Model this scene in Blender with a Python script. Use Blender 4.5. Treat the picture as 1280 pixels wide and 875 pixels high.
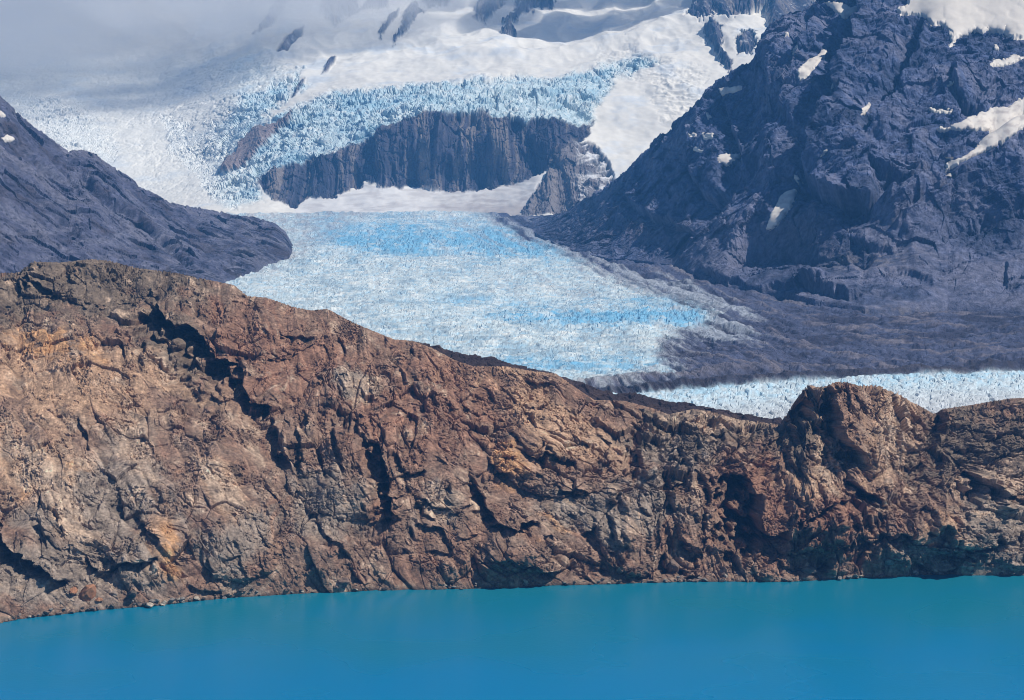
import bpy, math, random
import numpy as np
random.seed(7)
for o in list(bpy.data.objects):
    bpy.data.objects.remove(o, do_unlink=True)
S = bpy.context.scene
COL = S.collection

# ------------------------------------------------------------------ camera, sky, sun, exposure
F = 2389.0            # focal length in photo pixels (1280 wide)
HC = 400.0            # camera height above the lake
HOR = 200.0           # photo row of the horizon
cam_d = bpy.data.cameras.new('camera')
cam = bpy.data.objects.new('camera', cam_d)
COL.objects.link(cam)
cam.location = (0, 0, HC)
cam.rotation_euler = (math.radians(90), 0, 0)
cam_d.sensor_width = 36.0
cam_d.lens = 36.0 * F / 1280.0
cam_d.shift_y = -(437.5 - HOR) / 1280.0
cam_d.clip_start = 1.0
cam_d.clip_end = 120000.0
S.camera = cam

SUN_EL = math.radians(52)
SUN_AZ = math.radians(-22)        # from +X towards +Y
world = bpy.data.worlds.new('World')
S.world = world
world.use_nodes = True
wn = world.node_tree
bg = wn.nodes['Background']
sky = wn.nodes.new('ShaderNodeTexSky')
sky.sky_type = 'NISHITA'
sky.sun_disc = False
sky.sun_elevation = SUN_EL
sky.sun_rotation = math.radians(90) - SUN_AZ
sky.altitude = 300
sky.dust_density = 0.3
sky.ozone_density = 3.0
wn.links.new(sky.outputs['Color'], bg.inputs['Color'])
bg.inputs['Strength'].default_value = 0.06
sd = bpy.data.lights.new('sun', 'SUN')
sd.energy = 5.0
sd.angle = math.radians(0.5)
sd.color = (1.0, 0.93, 0.83)
sun = bpy.data.objects.new('sun', sd)
COL.objects.link(sun)
from mathutils import Vector
Ldir = Vector((math.cos(SUN_EL) * math.cos(SUN_AZ), math.cos(SUN_EL) * math.sin(SUN_AZ), math.sin(SUN_EL)))
sun.rotation_euler = Ldir.to_track_quat('Z', 'Y').to_euler()
sun.location = (3000, 3000, 5000)
S.view_settings.view_transform = 'Standard'
S.view_settings.look = 'None'
S.view_settings.exposure = 0.0
S.view_settings.gamma = 1.0
S.view_settings.use_curve_mapping = False
S.render.engine = 'CYCLES'
S.cycles.use_denoising = True
S.cycles.filter_width = 1.0
S.cycles.max_bounces = 8
S.cycles.diffuse_bounces = 2
S.cycles.volume_bounces = 6
S.cycles.volume_step_rate = 1.0
S.cycles.volume_max_steps = 128
S.cycles.sample_clamp_indirect = 4.0

# ------------------------------------------------------------------ noise library (numpy)
f32 = np.float32
_rng = np.random.RandomState(11)
PERM = np.concatenate([_rng.permutation(1024)] * 2).astype(np.int32)
_g = _rng.normal(size=(1024, 3)).astype(f32)
GRAD = _g / np.linalg.norm(_g, axis=1, keepdims=True)
RND = _rng.random_sample((1024, 8)).astype(f32)

def _hash(i, j, k):
    return PERM[(PERM[(PERM[i & 1023] + j) & 1023] + k) & 1023]

from concurrent.futures import ThreadPoolExecutor
POOL = ThreadPoolExecutor(4)
CH = 40000
def chunked(fn, nout, x, y, z):
    shp = np.broadcast(x, y, z).shape
    x, y, z = [np.ascontiguousarray(np.broadcast_to(a, shp), dtype=f32).ravel() for a in (x, y, z)]
    out = [np.empty(x.size, f32) for _ in range(nout)]
    def job(i):
        r = fn(x[i:i + CH], y[i:i + CH], z[i:i + CH])
        for o, v in zip(out, r): o[i:i + CH] = v
    list(POOL.map(job, range(0, x.size, CH)))
    return [o.reshape(shp) for o in out]

def perlin(x, y, z, seed=0):
    return chunked(lambda a, b, c: (_perlin(a, b, c, seed),), 1, x, y, z)[0]

def _perlin(x, y, z, seed=0):
    shp = x.shape
    x = (x + seed * 17.31).astype(f32).ravel(); y = (y + seed * 5.77).astype(f32).ravel(); z = (z + seed * 9.13).astype(f32).ravel()
    fx, fy, fz = np.floor(x), np.floor(y), np.floor(z)
    i, j, k = fx.astype(np.int32), fy.astype(np.int32), fz.astype(np.int32)
    x -= fx; y -= fy; z -= fz
    u = x * x * x * (x * (x * 6 - 15) + 10); v = y * y * y * (y * (y * 6 - 15) + 10); w = z * z * z * (z * (z * 6 - 15) + 10)
    hi0 = PERM[i & 1023]; hi1 = PERM[(i + 1) & 1023]
    out = None
    r = []
    for hi, dx in ((hi0, 0), (hi1, 1)):
        for dj in (0, 1):
            hj = PERM[(hi + j + dj) & 1023]
            for dk in (0, 1):
                g = GRAD[PERM[(hj + k + dk) & 1023]]
                r.append(g[:, 0] * (x - dx) + g[:, 1] * (y - dj) + g[:, 2] * (z - dk))
    a = r[0] + w * (r[1] - r[0]); b = r[2] + w * (r[3] - r[2])
    c = r[4] + w * (r[5] - r[4]); d = r[6] + w * (r[7] - r[6])
    a = a + v * (b - a); c = c + v * (d - c)
    return (1.7 * (a + u * (c - a))).reshape(shp)

def fbm(x, y, z, octv=4, seed=0, gain=0.5, lac=2.03):
    a, s = 1.0, 0.0
    for o in range(octv):
        s = s + a * perlin(x, y, z, seed + o * 3.7)
        x, y, z = x * lac, y * lac, z * lac
        a *= gain
    return s

def ridged(x, y, z, octv=4, seed=0, gain=0.5, lac=2.07):
    a, s, t = 1.0, 0.0, 0.0
    for o in range(octv):
        n = 1.0 - np.abs(perlin(x, y, z, seed + o * 3.7)) * 1.6
        s = s + a * n
        t += a
        x, y, z = x * lac, y * lac, z * lac
        a *= gain
    return s / t

def cells(x, y, z, seed=0, jit=0.75):
    return chunked(lambda a, b, c: _cells(a, b, c, seed, jit), 4, x, y, z)

def _cells(x, y, z, seed=0, jit=0.75):
    """nearest / second nearest cell distance, a tilted-plane value, an id random"""
    shp = x.shape
    x = (x + seed * 13.7).astype(f32).ravel(); y = (y + seed * 7.9).astype(f32).ravel(); z = (z + seed * 3.3).astype(f32).ravel()
    bx, by, bz = np.floor(x - 0.5), np.floor(y - 0.5), np.floor(z - 0.5)
    i, j, k = bx.astype(np.int32), by.astype(np.int32), bz.astype(np.int32)
    d1 = np.full(x.shape, 9.0, f32); d2 = d1.copy()
    pl = np.zeros(x.shape, f32); idr = np.zeros(x.shape, f32)
    for di in (0, 1):
        for dj in (0, 1):
            for dk in (0, 1):
                h = _hash(i + di, j + dj, k + dk)
                R = RND[h]
                ex = x - (bx + di + 0.5 + (R[:, 0] - 0.5) * jit)
                ey = y - (by + dj + 0.5 + (R[:, 1] - 0.5) * jit)
                ez = z - (bz + dk + 0.5 + (R[:, 2] - 0.5) * jit)
                d = ex * ex + ey * ey + ez * ez
                G = GRAD[h]
                p = ex * G[:, 0] + ey * G[:, 1] + ez * G[:, 2]
                m = d < d1
                d2 = np.where(m, d1, np.minimum(d2, d))
                pl = np.where(m, p, pl)
                idr = np.where(m, R[:, 3], idr)
                d1 = np.where(m, d, d1)
    return (np.sqrt(d1).reshape(shp), np.sqrt(d2).reshape(shp), pl.reshape(shp), idr.reshape(shp))

def facets(P, scale, seed=0, tilt=1.0, step=0.5, crack=0.25, an=(1, 1, 1)):
    """broken rock: every block gets its own tilted face; value in units of scale"""
    x, y, z = P[..., 0] / (scale * an[0]), P[..., 1] / (scale * an[1]), P[..., 2] / (scale * an[2])
    d1, d2, pl, r = cells(x, y, z, seed)
    e = np.clip((d2 - d1) / 0.12, 0, 1)
    return tilt * pl + step * (r - 0.5) - crack * (1 - e)

def sst(a, b, x):
    t = np.clip((x - a) / (b - a), 0, 1)
    return t * t * (3 - 2 * t)

def W(px, py, Y):
    return np.stack([(px - 640.0) / F * Y, Y + 0 * px, HC + (HOR - py) / F * Y], -1)

def normals(P):
    du = np.gradient(P, axis=1); dv = np.gradient(P, axis=0)
    n = np.cross(du, dv)
    n /= np.linalg.norm(n, axis=-1, keepdims=True) + 1e-9
    return n

def blur(a, k):
    """separable box blur, k cells"""
    for ax in (0, 1):
        for _ in range(2):
            p = [(0, 0)] * a.ndim; p[ax] = (k + 1, k)
            c = np.cumsum(np.pad(a, p, mode='edge'), axis=ax, dtype=np.float64)
            n = a.shape[ax]
            hi = np.take(c, np.arange(2 * k + 1, 2 * k + 1 + n), axis=ax)
            lo = np.take(c, np.arange(0, n), axis=ax)
            a = (hi - lo) / (2 * k + 1)
    return a

def polydist(px, py, pts):
    """distance, side (cross of nearest segment), arc position 0..1"""
    best = np.full(px.shape, 1e9, f32); side = np.zeros(px.shape, f32); arc = np.zeros(px.shape, f32)
    L = [math.hypot(pts[i + 1][0] - pts[i][0], pts[i + 1][1] - pts[i][1]) for i in range(len(pts) - 1)]
    T = sum(L); acc = 0
    for i, l in enumerate(L):
        x0, y0 = pts[i]; dx, dy = (pts[i + 1][0] - x0) / l, (pts[i + 1][1] - y0) / l
        qx, qy = px - x0, py - y0
        s = np.clip(qx * dx + qy * dy, 0, l)
        ex, ey = qx - s * dx, qy - s * dy
        d = np.sqrt(ex * ex + ey * ey)
        c = dx * qy - dy * qx
        m = d < best
        best = np.where(m, d, best); side = np.where(m, c, side); arc = np.where(m, (acc + s) / T, arc)
        acc += l
    return best, side, arc

def inpoly(px, py, pts):
    """signed distance to a polygon in photo pixels: positive inside"""
    q = list(pts) + [pts[0]]
    d, _, _ = polydist(px, py, q)
    ins = np.zeros(px.shape, bool)
    for (x0, y0), (x1, y1) in zip(q[:-1], q[1:]):
        if y0 == y1: continue
        c = ((y0 > py) != (y1 > py)) & (px < (x1 - x0) * (py - y0) / (y1 - y0) + x0)
        ins ^= c
    return np.where(ins, d, -d)

def inbox(px, py, pts, far=-60.0):
    """inpoly, only worked out near the polygon"""
    xs = [p[0] for p in pts]; ys = [p[1] for p in pts]
    m = (px > min(xs) - 12) & (px < max(xs) + 12) & (py > min(ys) - 12) & (py < max(ys) + 12)
    out = np.full(px.shape, far, f32)
    out[m] = inpoly(px[m], py[m], pts)
    return out

def project(P):
    return 640 + F * P[..., 0] / P[..., 1], HOR - F * (P[..., 2] - HC) / P[..., 1]

def fit_skyline(P, TT, target, win=9, pw=2.0):
    """bring the broken crest back to the height it has in the photo, column by column"""
    AX, AY = project(P)
    mn = AY.argmin(0); cols = np.arange(P.shape[1])
    d = AY[mn, cols] - interp(AX[mn, cols], target)
    k = np.ones(win) / win
    d = np.convolve(np.pad(d, win // 2, mode='edge'), k, mode='valid')
    P[..., 2] += (d * P[..., 1] / F) * np.clip(TT, 0, 1) ** pw
    return P

def fault(D, px, py, pts, A, B, Lr, Ll, ends=0.12):
    """a broken edge in the rock: the side right of / above the line stands out by A, the other is let in by B"""
    xs = [p[0] for p in pts]; ys = [p[1] for p in pts]
    m = 3.2 * max(Lr, Ll)
    sel = (px > min(xs) - m) & (px < max(xs) + m) & (py > min(ys) - m) & (py < max(ys) + m)
    idx = np.nonzero(sel)
    if len(idx[0]) == 0: return
    d, s, a = polydist(px[idx], py[idx], pts)
    tp = sst(0, ends, a) * sst(0, ends, 1 - a)
    tp = np.maximum(tp, 0.0)
    pos = s < 0
    w = 2.2
    rmp = np.clip(d / w, 0, 1)
    v = np.where(pos, A * np.exp(-d / Lr), A * (1 - rmp) - rmp * B * np.exp(-(d / Ll) ** 2))
    D[idx] += v * tp

def poly(reg, pts):
    """polygon read in an enlarged crop -> photo pixels"""
    ox, oy = reg
    return [(ox + x / 2.909, oy + y / 2.909) for x, y in pts]

def interp(x, tab):
    xs, ys = zip(*tab)
    return np.interp(x, xs, ys)

# ------------------------------------------------------------------ materials
def material(name):
    m = bpy.data.materials.new(name); m.use_nodes = True
    nt = m.node_tree
    return m, nt, nt.nodes['Principled BSDF']

def terrain_material(name, rough=0.9, var=0.35, s1=0.25, s2=1.1, bump=0.6, bdist=1.0, spec=0.2, stretch=(1, 1, 1), rot=(0, 0, 0), sub=0.0):
    m, nt, b = material(name)
    N, L = nt.nodes, nt.links
    at = N.new('ShaderNodeAttribute'); at.attribute_name = 'tint'
    geo = N.new('ShaderNodeNewGeometry')
    mp = N.new('ShaderNodeMapping'); mp.inputs['Scale'].default_value = stretch; mp.inputs['Rotation'].default_value = rot
    L.new(geo.outputs['Position'], mp.inputs['Vector'])
    n1 = N.new('ShaderNodeTexNoise'); n1.inputs['Scale'].default_value = s1; n1.inputs['Detail'].default_value = 6; n1.inputs['Roughness'].default_value = 0.65
    n2 = N.new('ShaderNodeTexNoise'); n2.inputs['Scale'].default_value = s2; n2.inputs['Detail'].default_value = 5; n2.inputs['Roughness'].default_value = 0.7
    L.new(mp.outputs['Vector'], n1.inputs['Vector']); L.new(mp.outputs['Vector'], n2.inputs['Vector'])
    mr = N.new('ShaderNodeMapRange'); mr.inputs['From Min'].default_value = 0.28; mr.inputs['From Max'].default_value = 0.72
    mr.inputs['To Min'].default_value = 1 - var; mr.inputs['To Max'].default_value = 1 + var
    L.new(n1.outputs['Fac'], mr.inputs['Value'])
    mx = N.new('ShaderNodeVectorMath'); mx.operation = 'SCALE'
    L.new(at.outputs['Color'], mx.inputs[0]); L.new(mr.outputs['Result'], mx.inputs['Scale'])
    L.new(mx.outputs['Vector'], b.inputs['Base Color'])
    b.inputs['Roughness'].default_value = rough
    b.inputs['Specular IOR Level'].default_value = spec
    if bump:
        bp = N.new('ShaderNodeBump'); bp.inputs['Strength'].default_value = bump; bp.inputs['Distance'].default_value = bdist
        L.new(n2.outputs['Fac'], bp.inputs['Height']); L.new(bp.outputs['Normal'], b.inputs['Normal'])
    if sub:
        b.inputs['Subsurface Weight'].default_value = sub
        b.inputs['Subsurface Radius'].default_value = (2, 5, 8)
    return m

M_ROCK = terrain_material('brown_rock', var=0.45, s1=0.30, s2=0.9, bump=0.9, bdist=1.6)
M_DARK = terrain_material('dark_rock', var=0.45, s1=0.09, s2=0.25, bump=0.8, bdist=4.0)
M_HEAD = terrain_material('headwall_rock', var=0.40, s1=0.05, s2=0.12, bump=0.8, bdist=6.0, stretch=(1, 1, 0.25))
M_SNOW = terrain_material('snow', var=0.04, s1=0.01, s2=0.03, bump=0.15, bdist=4.0, rough=0.7)
M_ICE = terrain_material('glacier_ice', var=0.16, s1=0.06, s2=0.15, bump=0.6, bdist=3.0, rough=0.55, spec=0.3)
M_MOR = terrain_material('moraine_debris', var=0.4, s1=0.12, s2=0.4, bump=0.8, bdist=3.0)

# ------------------------------------------------------------------ mesh writing
def tag(o, label=None, cat=None, group=None, kind=None):
    if label: o['label'] = label
    if cat: o['category'] = cat
    if group: o['group'] = group
    if kind: o['kind'] = kind
    return o

def grid_object(name, P, tint, mat, mask=None, smooth=False, kind='structure', label=None):
    H, Wd = P.shape[:2]
    if mask is None: mask = np.ones((H - 1, Wd - 1), bool)
    r, c = np.nonzero(mask)
    a = r * Wd + c
    q = np.stack([a, a + 1, a + Wd + 1, a + Wd], 1)
    used = np.zeros(H * Wd, bool); used[q.ravel()] = True
    rem = np.cumsum(used) - 1
    q = rem[q].astype(np.int32)
    V = P.reshape(-1, 3)[used].astype(f32); T = tint.reshape(-1, 3)[used]
    me = bpy.data.meshes.new(name)
    me.vertices.add(len(V)); me.vertices.foreach_set('co', V.ravel())
    n = len(q)
    me.loops.add(n * 4); me.loops.foreach_set('vertex_index', q.ravel())
    me.polygons.add(n); me.polygons.foreach_set('loop_start', np.arange(0, n * 4, 4, dtype=np.int32))
    me.polygons.foreach_set('loop_total', np.full(n, 4, np.int32))
    me.polygons.foreach_set('use_smooth', np.full(n, smooth, bool))
    at = me.attributes.new('tint', 'FLOAT_COLOR', 'POINT')
    at.data.foreach_set('color', np.concatenate([T, np.ones((len(T), 1))], 1).astype(f32).ravel())
    me.update(calc_edges=True)
    me.materials.append(mat)
    o = bpy.data.objects.new(name, me); COL.objects.link(o)
    tag(o, label, None, None, kind)
    return o

def mixc(c, col, w):
    w = w[..., None]
    return c * (1 - w) + np.array(col, f32) * w

# ================================================================== LAKE
def plane(name, x0, x1, y0, y1, z, mat, kind='structure', label=None):
    me = bpy.data.meshes.new(name)
    me.from_pydata([(x0, y0, z), (x1, y0, z), (x1, y1, z), (x0, y1, z)], [], [(0, 1, 2, 3)])
    me.materials.append(mat)
    o = bpy.data.objects.new(name, me); COL.objects.link(o)
    return tag(o, label, None, None, kind)

mw, nt, b = material('lake_water')
N, L = nt.nodes, nt.links
b.inputs['Base Color'].default_value = (0.0, 0.15, 0.29, 1)
b.inputs['Roughness'].default_value = 0.16
b.inputs['IOR'].default_value = 1.33; b.inputs['Specular IOR Level'].default_value = 0.22
geo = N.new('ShaderNodeNewGeometry')
n1 = N.new('ShaderNodeTexNoise'); n1.inputs['Scale'].default_value = 0.25; n1.inputs['Detail'].default_value = 4
n2 = N.new('ShaderNodeTexNoise'); n2.inputs['Scale'].default_value = 0.006; n2.inputs['Detail'].default_value = 3
L.new(geo.outputs['Position'], n1.inputs['Vector']); L.new(geo.outputs['Position'], n2.inputs['Vector'])
bp = N.new('ShaderNodeBump'); bp.inputs['Strength'].default_value = 0.5; bp.inputs['Distance'].default_value = 0.25
L.new(n1.outputs['Fac'], bp.inputs['Height']); L.new(bp.outputs['Normal'], b.inputs['Normal'])
mr = N.new('ShaderNodeMapRange'); mr.inputs['To Min'].default_value = 0.22; mr.inputs['To Max'].default_value = 0.32
L.new(n2.outputs['Fac'], mr.inputs['Value']); L.new(mr.outputs['Result'], b.inputs['Roughness'])
xyz = N.new('ShaderNodeSeparateXYZ'); L.new(geo.outputs['Position'], xyz.inputs['Vector'])
ma = N.new('ShaderNodeMath'); ma.operation = 'MULTIPLY_ADD'; ma.inputs[1].default_value = 500; L.new(n2.outputs['Fac'], ma.inputs[0]); L.new(xyz.outputs['Y'], ma.inputs[2])
m2 = N.new('ShaderNodeMapRange'); m2.interpolation_type = 'SMOOTHSTEP'; m2.inputs['From Min'].default_value = 1640; m2.inputs['From Max'].default_value = 2060
L.new(ma.outputs[0], m2.inputs['Value'])
cm_ = N.new('ShaderNodeMix'); cm_.data_type = 'RGBA'; cm_.inputs[6].default_value = (0.0, 0.178, 0.375, 1); cm_.inputs[7].default_value = (0.008, 0.170, 0.255, 1)
L.new(m2.outputs['Result'], cm_.inputs[0]); L.new(cm_.outputs[2], b.inputs['Base Color'])
plane('water', -6000, 6000, -3000, 2300, 0.0, mw, label='turquoise blue glacial lake water below the brown rocks')
mg, nt, b = material('lake_bed_rock')
b.inputs['Base Color'].default_value = (0.16, 0.14, 0.12, 1); b.inputs['Roughness'].default_value = 1
plane('ground', -40000, 40000, -20000, 60000, -60.0, mg, label='flat rocky ground under the lake and beyond')

def wide_cols(a, b, n, lo, hi, m):
    """fine columns where the photo looks, coarse ones further out to both sides"""
    l = a - (a - lo) * np.linspace(1, 0, m, endpoint=False) ** 1.5
    r = b + (hi - b) * np.linspace(0, 1, m + 1)[1:] ** 1.5
    return np.concatenate([l, np.linspace(a, b, n), r])

# ================================================================== FOREGROUND RIDGE
CREST = [(-900, 330), (-500, 372), (-200, 352), (-60, 350), (0, 341), (24, 341), (41, 327), (76, 328), (113, 324), (137, 326), (172, 335), (220, 341), (261, 350), (292, 356), (309, 370), (333, 372),
         (368, 384), (388, 388), (409, 386), (441, 403), (465, 413), (492, 424), (516, 426), (540, 435), (568, 450), (592, 458), (633, 458), (660, 463),
         (695, 467), (709, 477), (719, 484), (743, 500), (781, 501), (815, 510), (836, 518), (867, 511), (891, 515), (926, 525), (953, 528), (976, 531),
         (980, 522), (988, 511), (998, 501), (1001, 488), (1015, 480), (1026, 485), (1046, 477), (1060, 478), (1074, 482), (1094, 482), (1111, 488),
         (1125, 493), (1136, 501), (1149, 507), (1160, 513), (1172, 520), (1178, 511), (1201, 508), (1215, 506), (1242, 501), (1263, 498), (1290, 497), (1500, 480), (1800, 500), (2300, 470)]
SHORE = [(-200, 800), (0, 779), (21, 775), (79, 768), (137, 761), (192, 758), (251, 751), (292, 747), (344, 744), (440, 739), (600, 736), (700, 732),
         (860, 728), (998, 727), (1046, 724), (1115, 721), (1149, 719), (1280, 719), (1500, 716)]
YC = [(-200, 2330), (0, 2300), (150, 2330), (300, 2260), (450, 2170), (600, 2110), (720, 2090), (850, 2090), (976, 2100), (1060, 2040), (1175, 2100), (1300, 2060), (1500, 2050)]
NX, NF, NB = 1520, 720, 70
cx = wide_cols(-110, 1390, NX, -900, 2300, 110)
NX = len(cx)
yc, ysx = interp(cx, CREST), interp(cx, SHORE)
Ys = HC * F / (ysx - HOR)
Yc = interp(cx, YC)
t = np.linspace(-0.05, 1, NF)[:, None]
PX = np.repeat(cx[None], NF, 0)
PY = ysx - t * (ysx - yc)
tt = np.clip(t, 0, 1)
# steep lower cliffs, gentler shoulder higher up
nz = fbm(PX / 140, PY / 140, PX * 0, 3, 5)
g = tt ** (1.55 + 0.0 * nz)
Yv = Ys + (Yc - Ys) * g + 0 * PX
Yv = Yv + 26 * nz * sst(0, .2, tt) * sst(1.02, .9, tt)
P = W(PX, PY, Yv)
k = sst(0, 0.06, -t)[..., None]
P[..., 2] -= 14 * np.clip(-t, 0, 1)[..., :] / 0.05 * 1.0
s = np.linspace(0, 1, NB + 1)[1:, None]
top = P[-1]
back = np.repeat(top[None], NB, 0).copy()
back[..., 1] += 520 * s; back[..., 0] *= 1 + 520 * s / top[:, 1]
back[..., 2] -= (top[:, 2] + 30 - 0) * (0.18 * s + 0.82 * s ** 1.8)
P = np.concatenate([P, back]).astype(f32)
PX = np.concatenate([PX, np.repeat(cx[None], NB, 0)]); PY = np.concatenate([PY, np.repeat(yc[None], NB, 0) - 40 * s])
TT = np.concatenate([tt + 0 * cx, 1 + s + 0 * cx])
n0 = normals(P)
# stage 1: faults and gullies read from the photo
_, _, pa, ia = cells(PX / 13, PY / 13, PX * 0, 51); _, _, pb, ib = cells(PX / 6, PY / 6, PX * 0 + 3, 52)
wx = PX + 5 * fbm(PX / 30, PY / 30, PX * 0, 2, 1) + 5 * (ia - .5) + 2.6 * (ib - .5)
wy = PY + 5 * fbm(PX / 30, PY / 30, PX * 0 + 7, 2, 2) + 5 * pa + 2.6 * pb
D = np.zeros(PX.shape, f32)
FA = [  # points, out, in, length out, length in (photo px / metres)
    ([(196, 372), (212, 392), (238, 402), (257, 418), (264, 431), (281, 441), (304, 437)], 30, 48, 34, 30),
    ([(266, 445), (285, 474), (312, 488), (326, 498)], 15, 20, 26, 12),
    ([(300, 484), (330, 500), (338, 515)], 22, 26, 22, 14),
    ([(338, 522), (346, 540), (352, 562), (372, 580)], 15, 18, 24, 10),
    ([(196, 360), (186, 385), (205, 405)], -8, 10, 14, 10), ([(820, 520), (836, 532), (850, 528)], 12, 14, 12, 8), ([(850, 560), (862, 585), (858, 612)], 12, 16, 12, 8),
    ([(984, 540), (1000, 552), (1018, 556)], 14, 16, 12, 8), ([(1008, 505), (1024, 520), (1030, 540)], 17, 22, 10, 8), ([(1060, 520), (1066, 545)], 10, 12, 10, 6), ([(1120, 500), (1124, 530), (1120, 560)], 8, 9, 10, 5),
    ([(560, 600), (566, 630)], 9, 11, 12, 6), ([(420, 520), (424, 560), (436, 590)], 10, 12, 12, 6), ([(660, 500), (690, 508), (710, 500)], 7, 9, 12, 5), ([(740, 520), (760, 545), (790, 560)], 8, 9, 14, 5),
    ([(375, 530), (378, 560), (381, 590)], 12, 10, 12, 8),
    ([(449, 515), (456, 540), (470, 575)], 14, 16, 12, 10),
    ([(476, 540), (484, 570), (490, 600), (489, 632), (505, 650)], 20, 24, 22, 14),
    ([(501, 560), (505, 583), (532, 580)], 10, 12, 14, 7),
    ([(634, 528), (652, 552), (671, 561), (716, 570), (730, 560)], 14, 16, 20, 9),
    ([(596, 592), (603, 628), (616, 648), (645, 660), (672, 650)], 16, 18, 22, 12),
    ([(798, 525), (803, 560), (806, 600)], 18, 22, 16, 12),
    ([(826, 545), (832, 575), (838, 610), (846, 640)], 12, 14, 12, 9),
    ([(868, 580), (882, 606), (890, 642)], 12, 16, 12, 9),
    ([(908, 578), (932, 596), (946, 618), (944, 644), (951, 655), (972, 648), (976, 672)], 34, 52, 40, 30),
    ([(1058, 586), (1076, 612), (1092, 622), (1086, 640)], 18, 22, 14, 10),
    ([(1000, 486), (1008, 500), (1006, 516), (990, 532), (984, 545)], 20, 26, 18, 14),
    ([(1030, 490), (1044, 508), (1046, 530), (1056, 548), (1078, 562), (1082, 590)], 24, 32, 20, 18),
    ([(1180, 508), (1176, 530), (1168, 548)], 16, 16, 16, 10),
    ([(1168, 560), (1150, 600), (1120, 640), (1095, 668), (1080, 700)], -10, 14, 16, 10),
    ([(1206, 585), (1222, 600), (1236, 612), (1246, 620), (1238, 634)], 26, 38, 22, 20),
    ([(1150, 628), (1164, 640), (1172, 664)], 14, 16, 12, 8),
    ([(1186, 640), (1192, 662)], 8, 10, 8, 6),
    ([(1096, 668), (1112, 674), (1142, 660), (1148, 672)], 14, 16, 18, 8),
    ([(1140, 700), (1168, 715), (1200, 712)], 10, 12, 10, 8),
    ([(1205, 680), (1222, 694), (1230, 690)], 8, 8, 8, 5),
    ([(0, 650), (12, 684), (40, 700), (66, 712), (92, 728)], 20, 20, 26, 11),
    ([(104, 702), (128, 712), (142, 704), (170, 708), (192, 700)], 12, 16, 16, 9),
    ([(172, 636), (186, 656), (196, 690)], 10, 14, 14, 8),
    ([(232, 730), (256, 736), (290, 742)], 9, 10, 12, 6),
    ([(262, 690), (272, 720)], 7, 8, 10, 6),
    ([(285, 700), (300, 690), (318, 730)], 5, 7, 10, 6),
    ([(764, 640), (769, 672)], 12, 14, 16, 8),
    ([(832, 684), (838, 714)], 12, 14, 16, 8),
    ([(655, 704), (680, 712), (720, 706)], 9, 10, 12, 6),
    ([(532, 615), (540, 638)], 8, 9, 10, 6),
    ([(520, 655), (555, 668), (570, 690)], 7, 8, 12, 6),
    ([(96, 520), (112, 545), (118, 560)], 9, 11, 14, 7),
    ([(180, 545), (195, 575)], 6, 8, 12, 5), ([(140, 610), (120, 640)], 5, 7, 12, 5),
    ([(26, 350), (50, 352), (74, 362), (90, 356)], 12, 14, 20, 10),
    ([(150, 350), (190, 380), (210, 420)], -6, 6, 12, 8),
    ([(352, 415), (372, 424), (396, 420)], 9, 9, 14, 6),
    ([(420, 480), (432, 500), (430, 520)], 7, 9, 12, 7),
    ([(500, 462), (506, 480)], 7, 9, 10, 6),
    ([(700, 600), (716, 612), (735, 606)], 7, 9, 12, 6),
    ([(745, 560), (770, 580), (796, 588)], 6, 8, 12, 6),
    ([(560, 520), (580, 535), (600, 530)], 6, 8, 14, 6),
    ([(320, 600), (345, 620), (365, 650)], 6, 7, 14, 6),
    ([(386, 630), (400, 660), (420, 680), (440, 700)], 8, 9, 16, 7),
    ([(443, 705), (450, 730)], 8, 9, 12, 6),
    ([(1000, 560), (1012, 590), (1030, 600)], 6, 8, 10, 6),
    ([(960, 700), (990, 712), (1010, 706)], 6, 8, 10, 6),
]
for pts, A, B, Lr, Ll in FA:
    g_ = 1.45 if A >= 16 else 1.0
    fault(D, wx, wy, pts, A * .75 * g_, B * 1.15 * g_, Lr * (1 + .3 * (g_ > 1)), Ll * (1 + .45 * (g_ > 1)))
rr_ = random.Random(5)
for i in range(620):
    x = rr_.uniform(-90, 1370); y0_, y1_ = float(interp(x, CREST)), float(interp(x, SHORE))
    y = rr_.uniform(y0_ + 4, y1_ - 4)
    if x < 420 and rr_.random() < .45: continue
    a = interp(x, [(-100, 0.85), (360, 0.9), (520, 1.2), (700, 0.6), (820, 1.35), (980, 1.5), (1180, 1.3), (1300, .2)]) + rr_.gauss(0, .28)
    if rr_.random() < .3: a -= 1.2
    l = rr_.choice([8, 12, 16, 24, 34]); st_ = rr_.uniform(.55, 1.1) * (l / 16) ** .5
    if x < 420: st_ *= .6
    if x > 780: st_ *= 1.5
    ca, sa = math.cos(a), math.sin(a)
    pts = [(x - ca * l / 2, y - sa * l / 2), (x + rr_.gauss(0, .12) * l * sa, y - rr_.gauss(0, .12) * l * ca), (x + ca * l / 2, y + sa * l / 2)]
    fault(D, wx, wy, pts, 4.2 * st_, 7.5 * st_, 6 * st_ + 2, 3.2 * st_ + 1, .3)
P0 = P.copy()
DV = n0 * .6 + np.array((0.06, -0.55, 0.18), f32); DV /= np.linalg.norm(DV, axis=-1, keepdims=True)
brk = sst(-.45, .25, fbm(PX / 16, PY / 13, PX * 0, 2, 123))
D = np.where(D < 0, D * (.25 + .85 * brk), D)
D = blur(D, 1)
edge = (sst(0.0, 0.05, TT) * 0.85 + 0.15) * sst(1.25, 0.98, TT)
FV = np.array((0.0, -1.0, 0.10), f32)
P = P + FV * (D * edge)[..., None]
n1_ = DV
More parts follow.
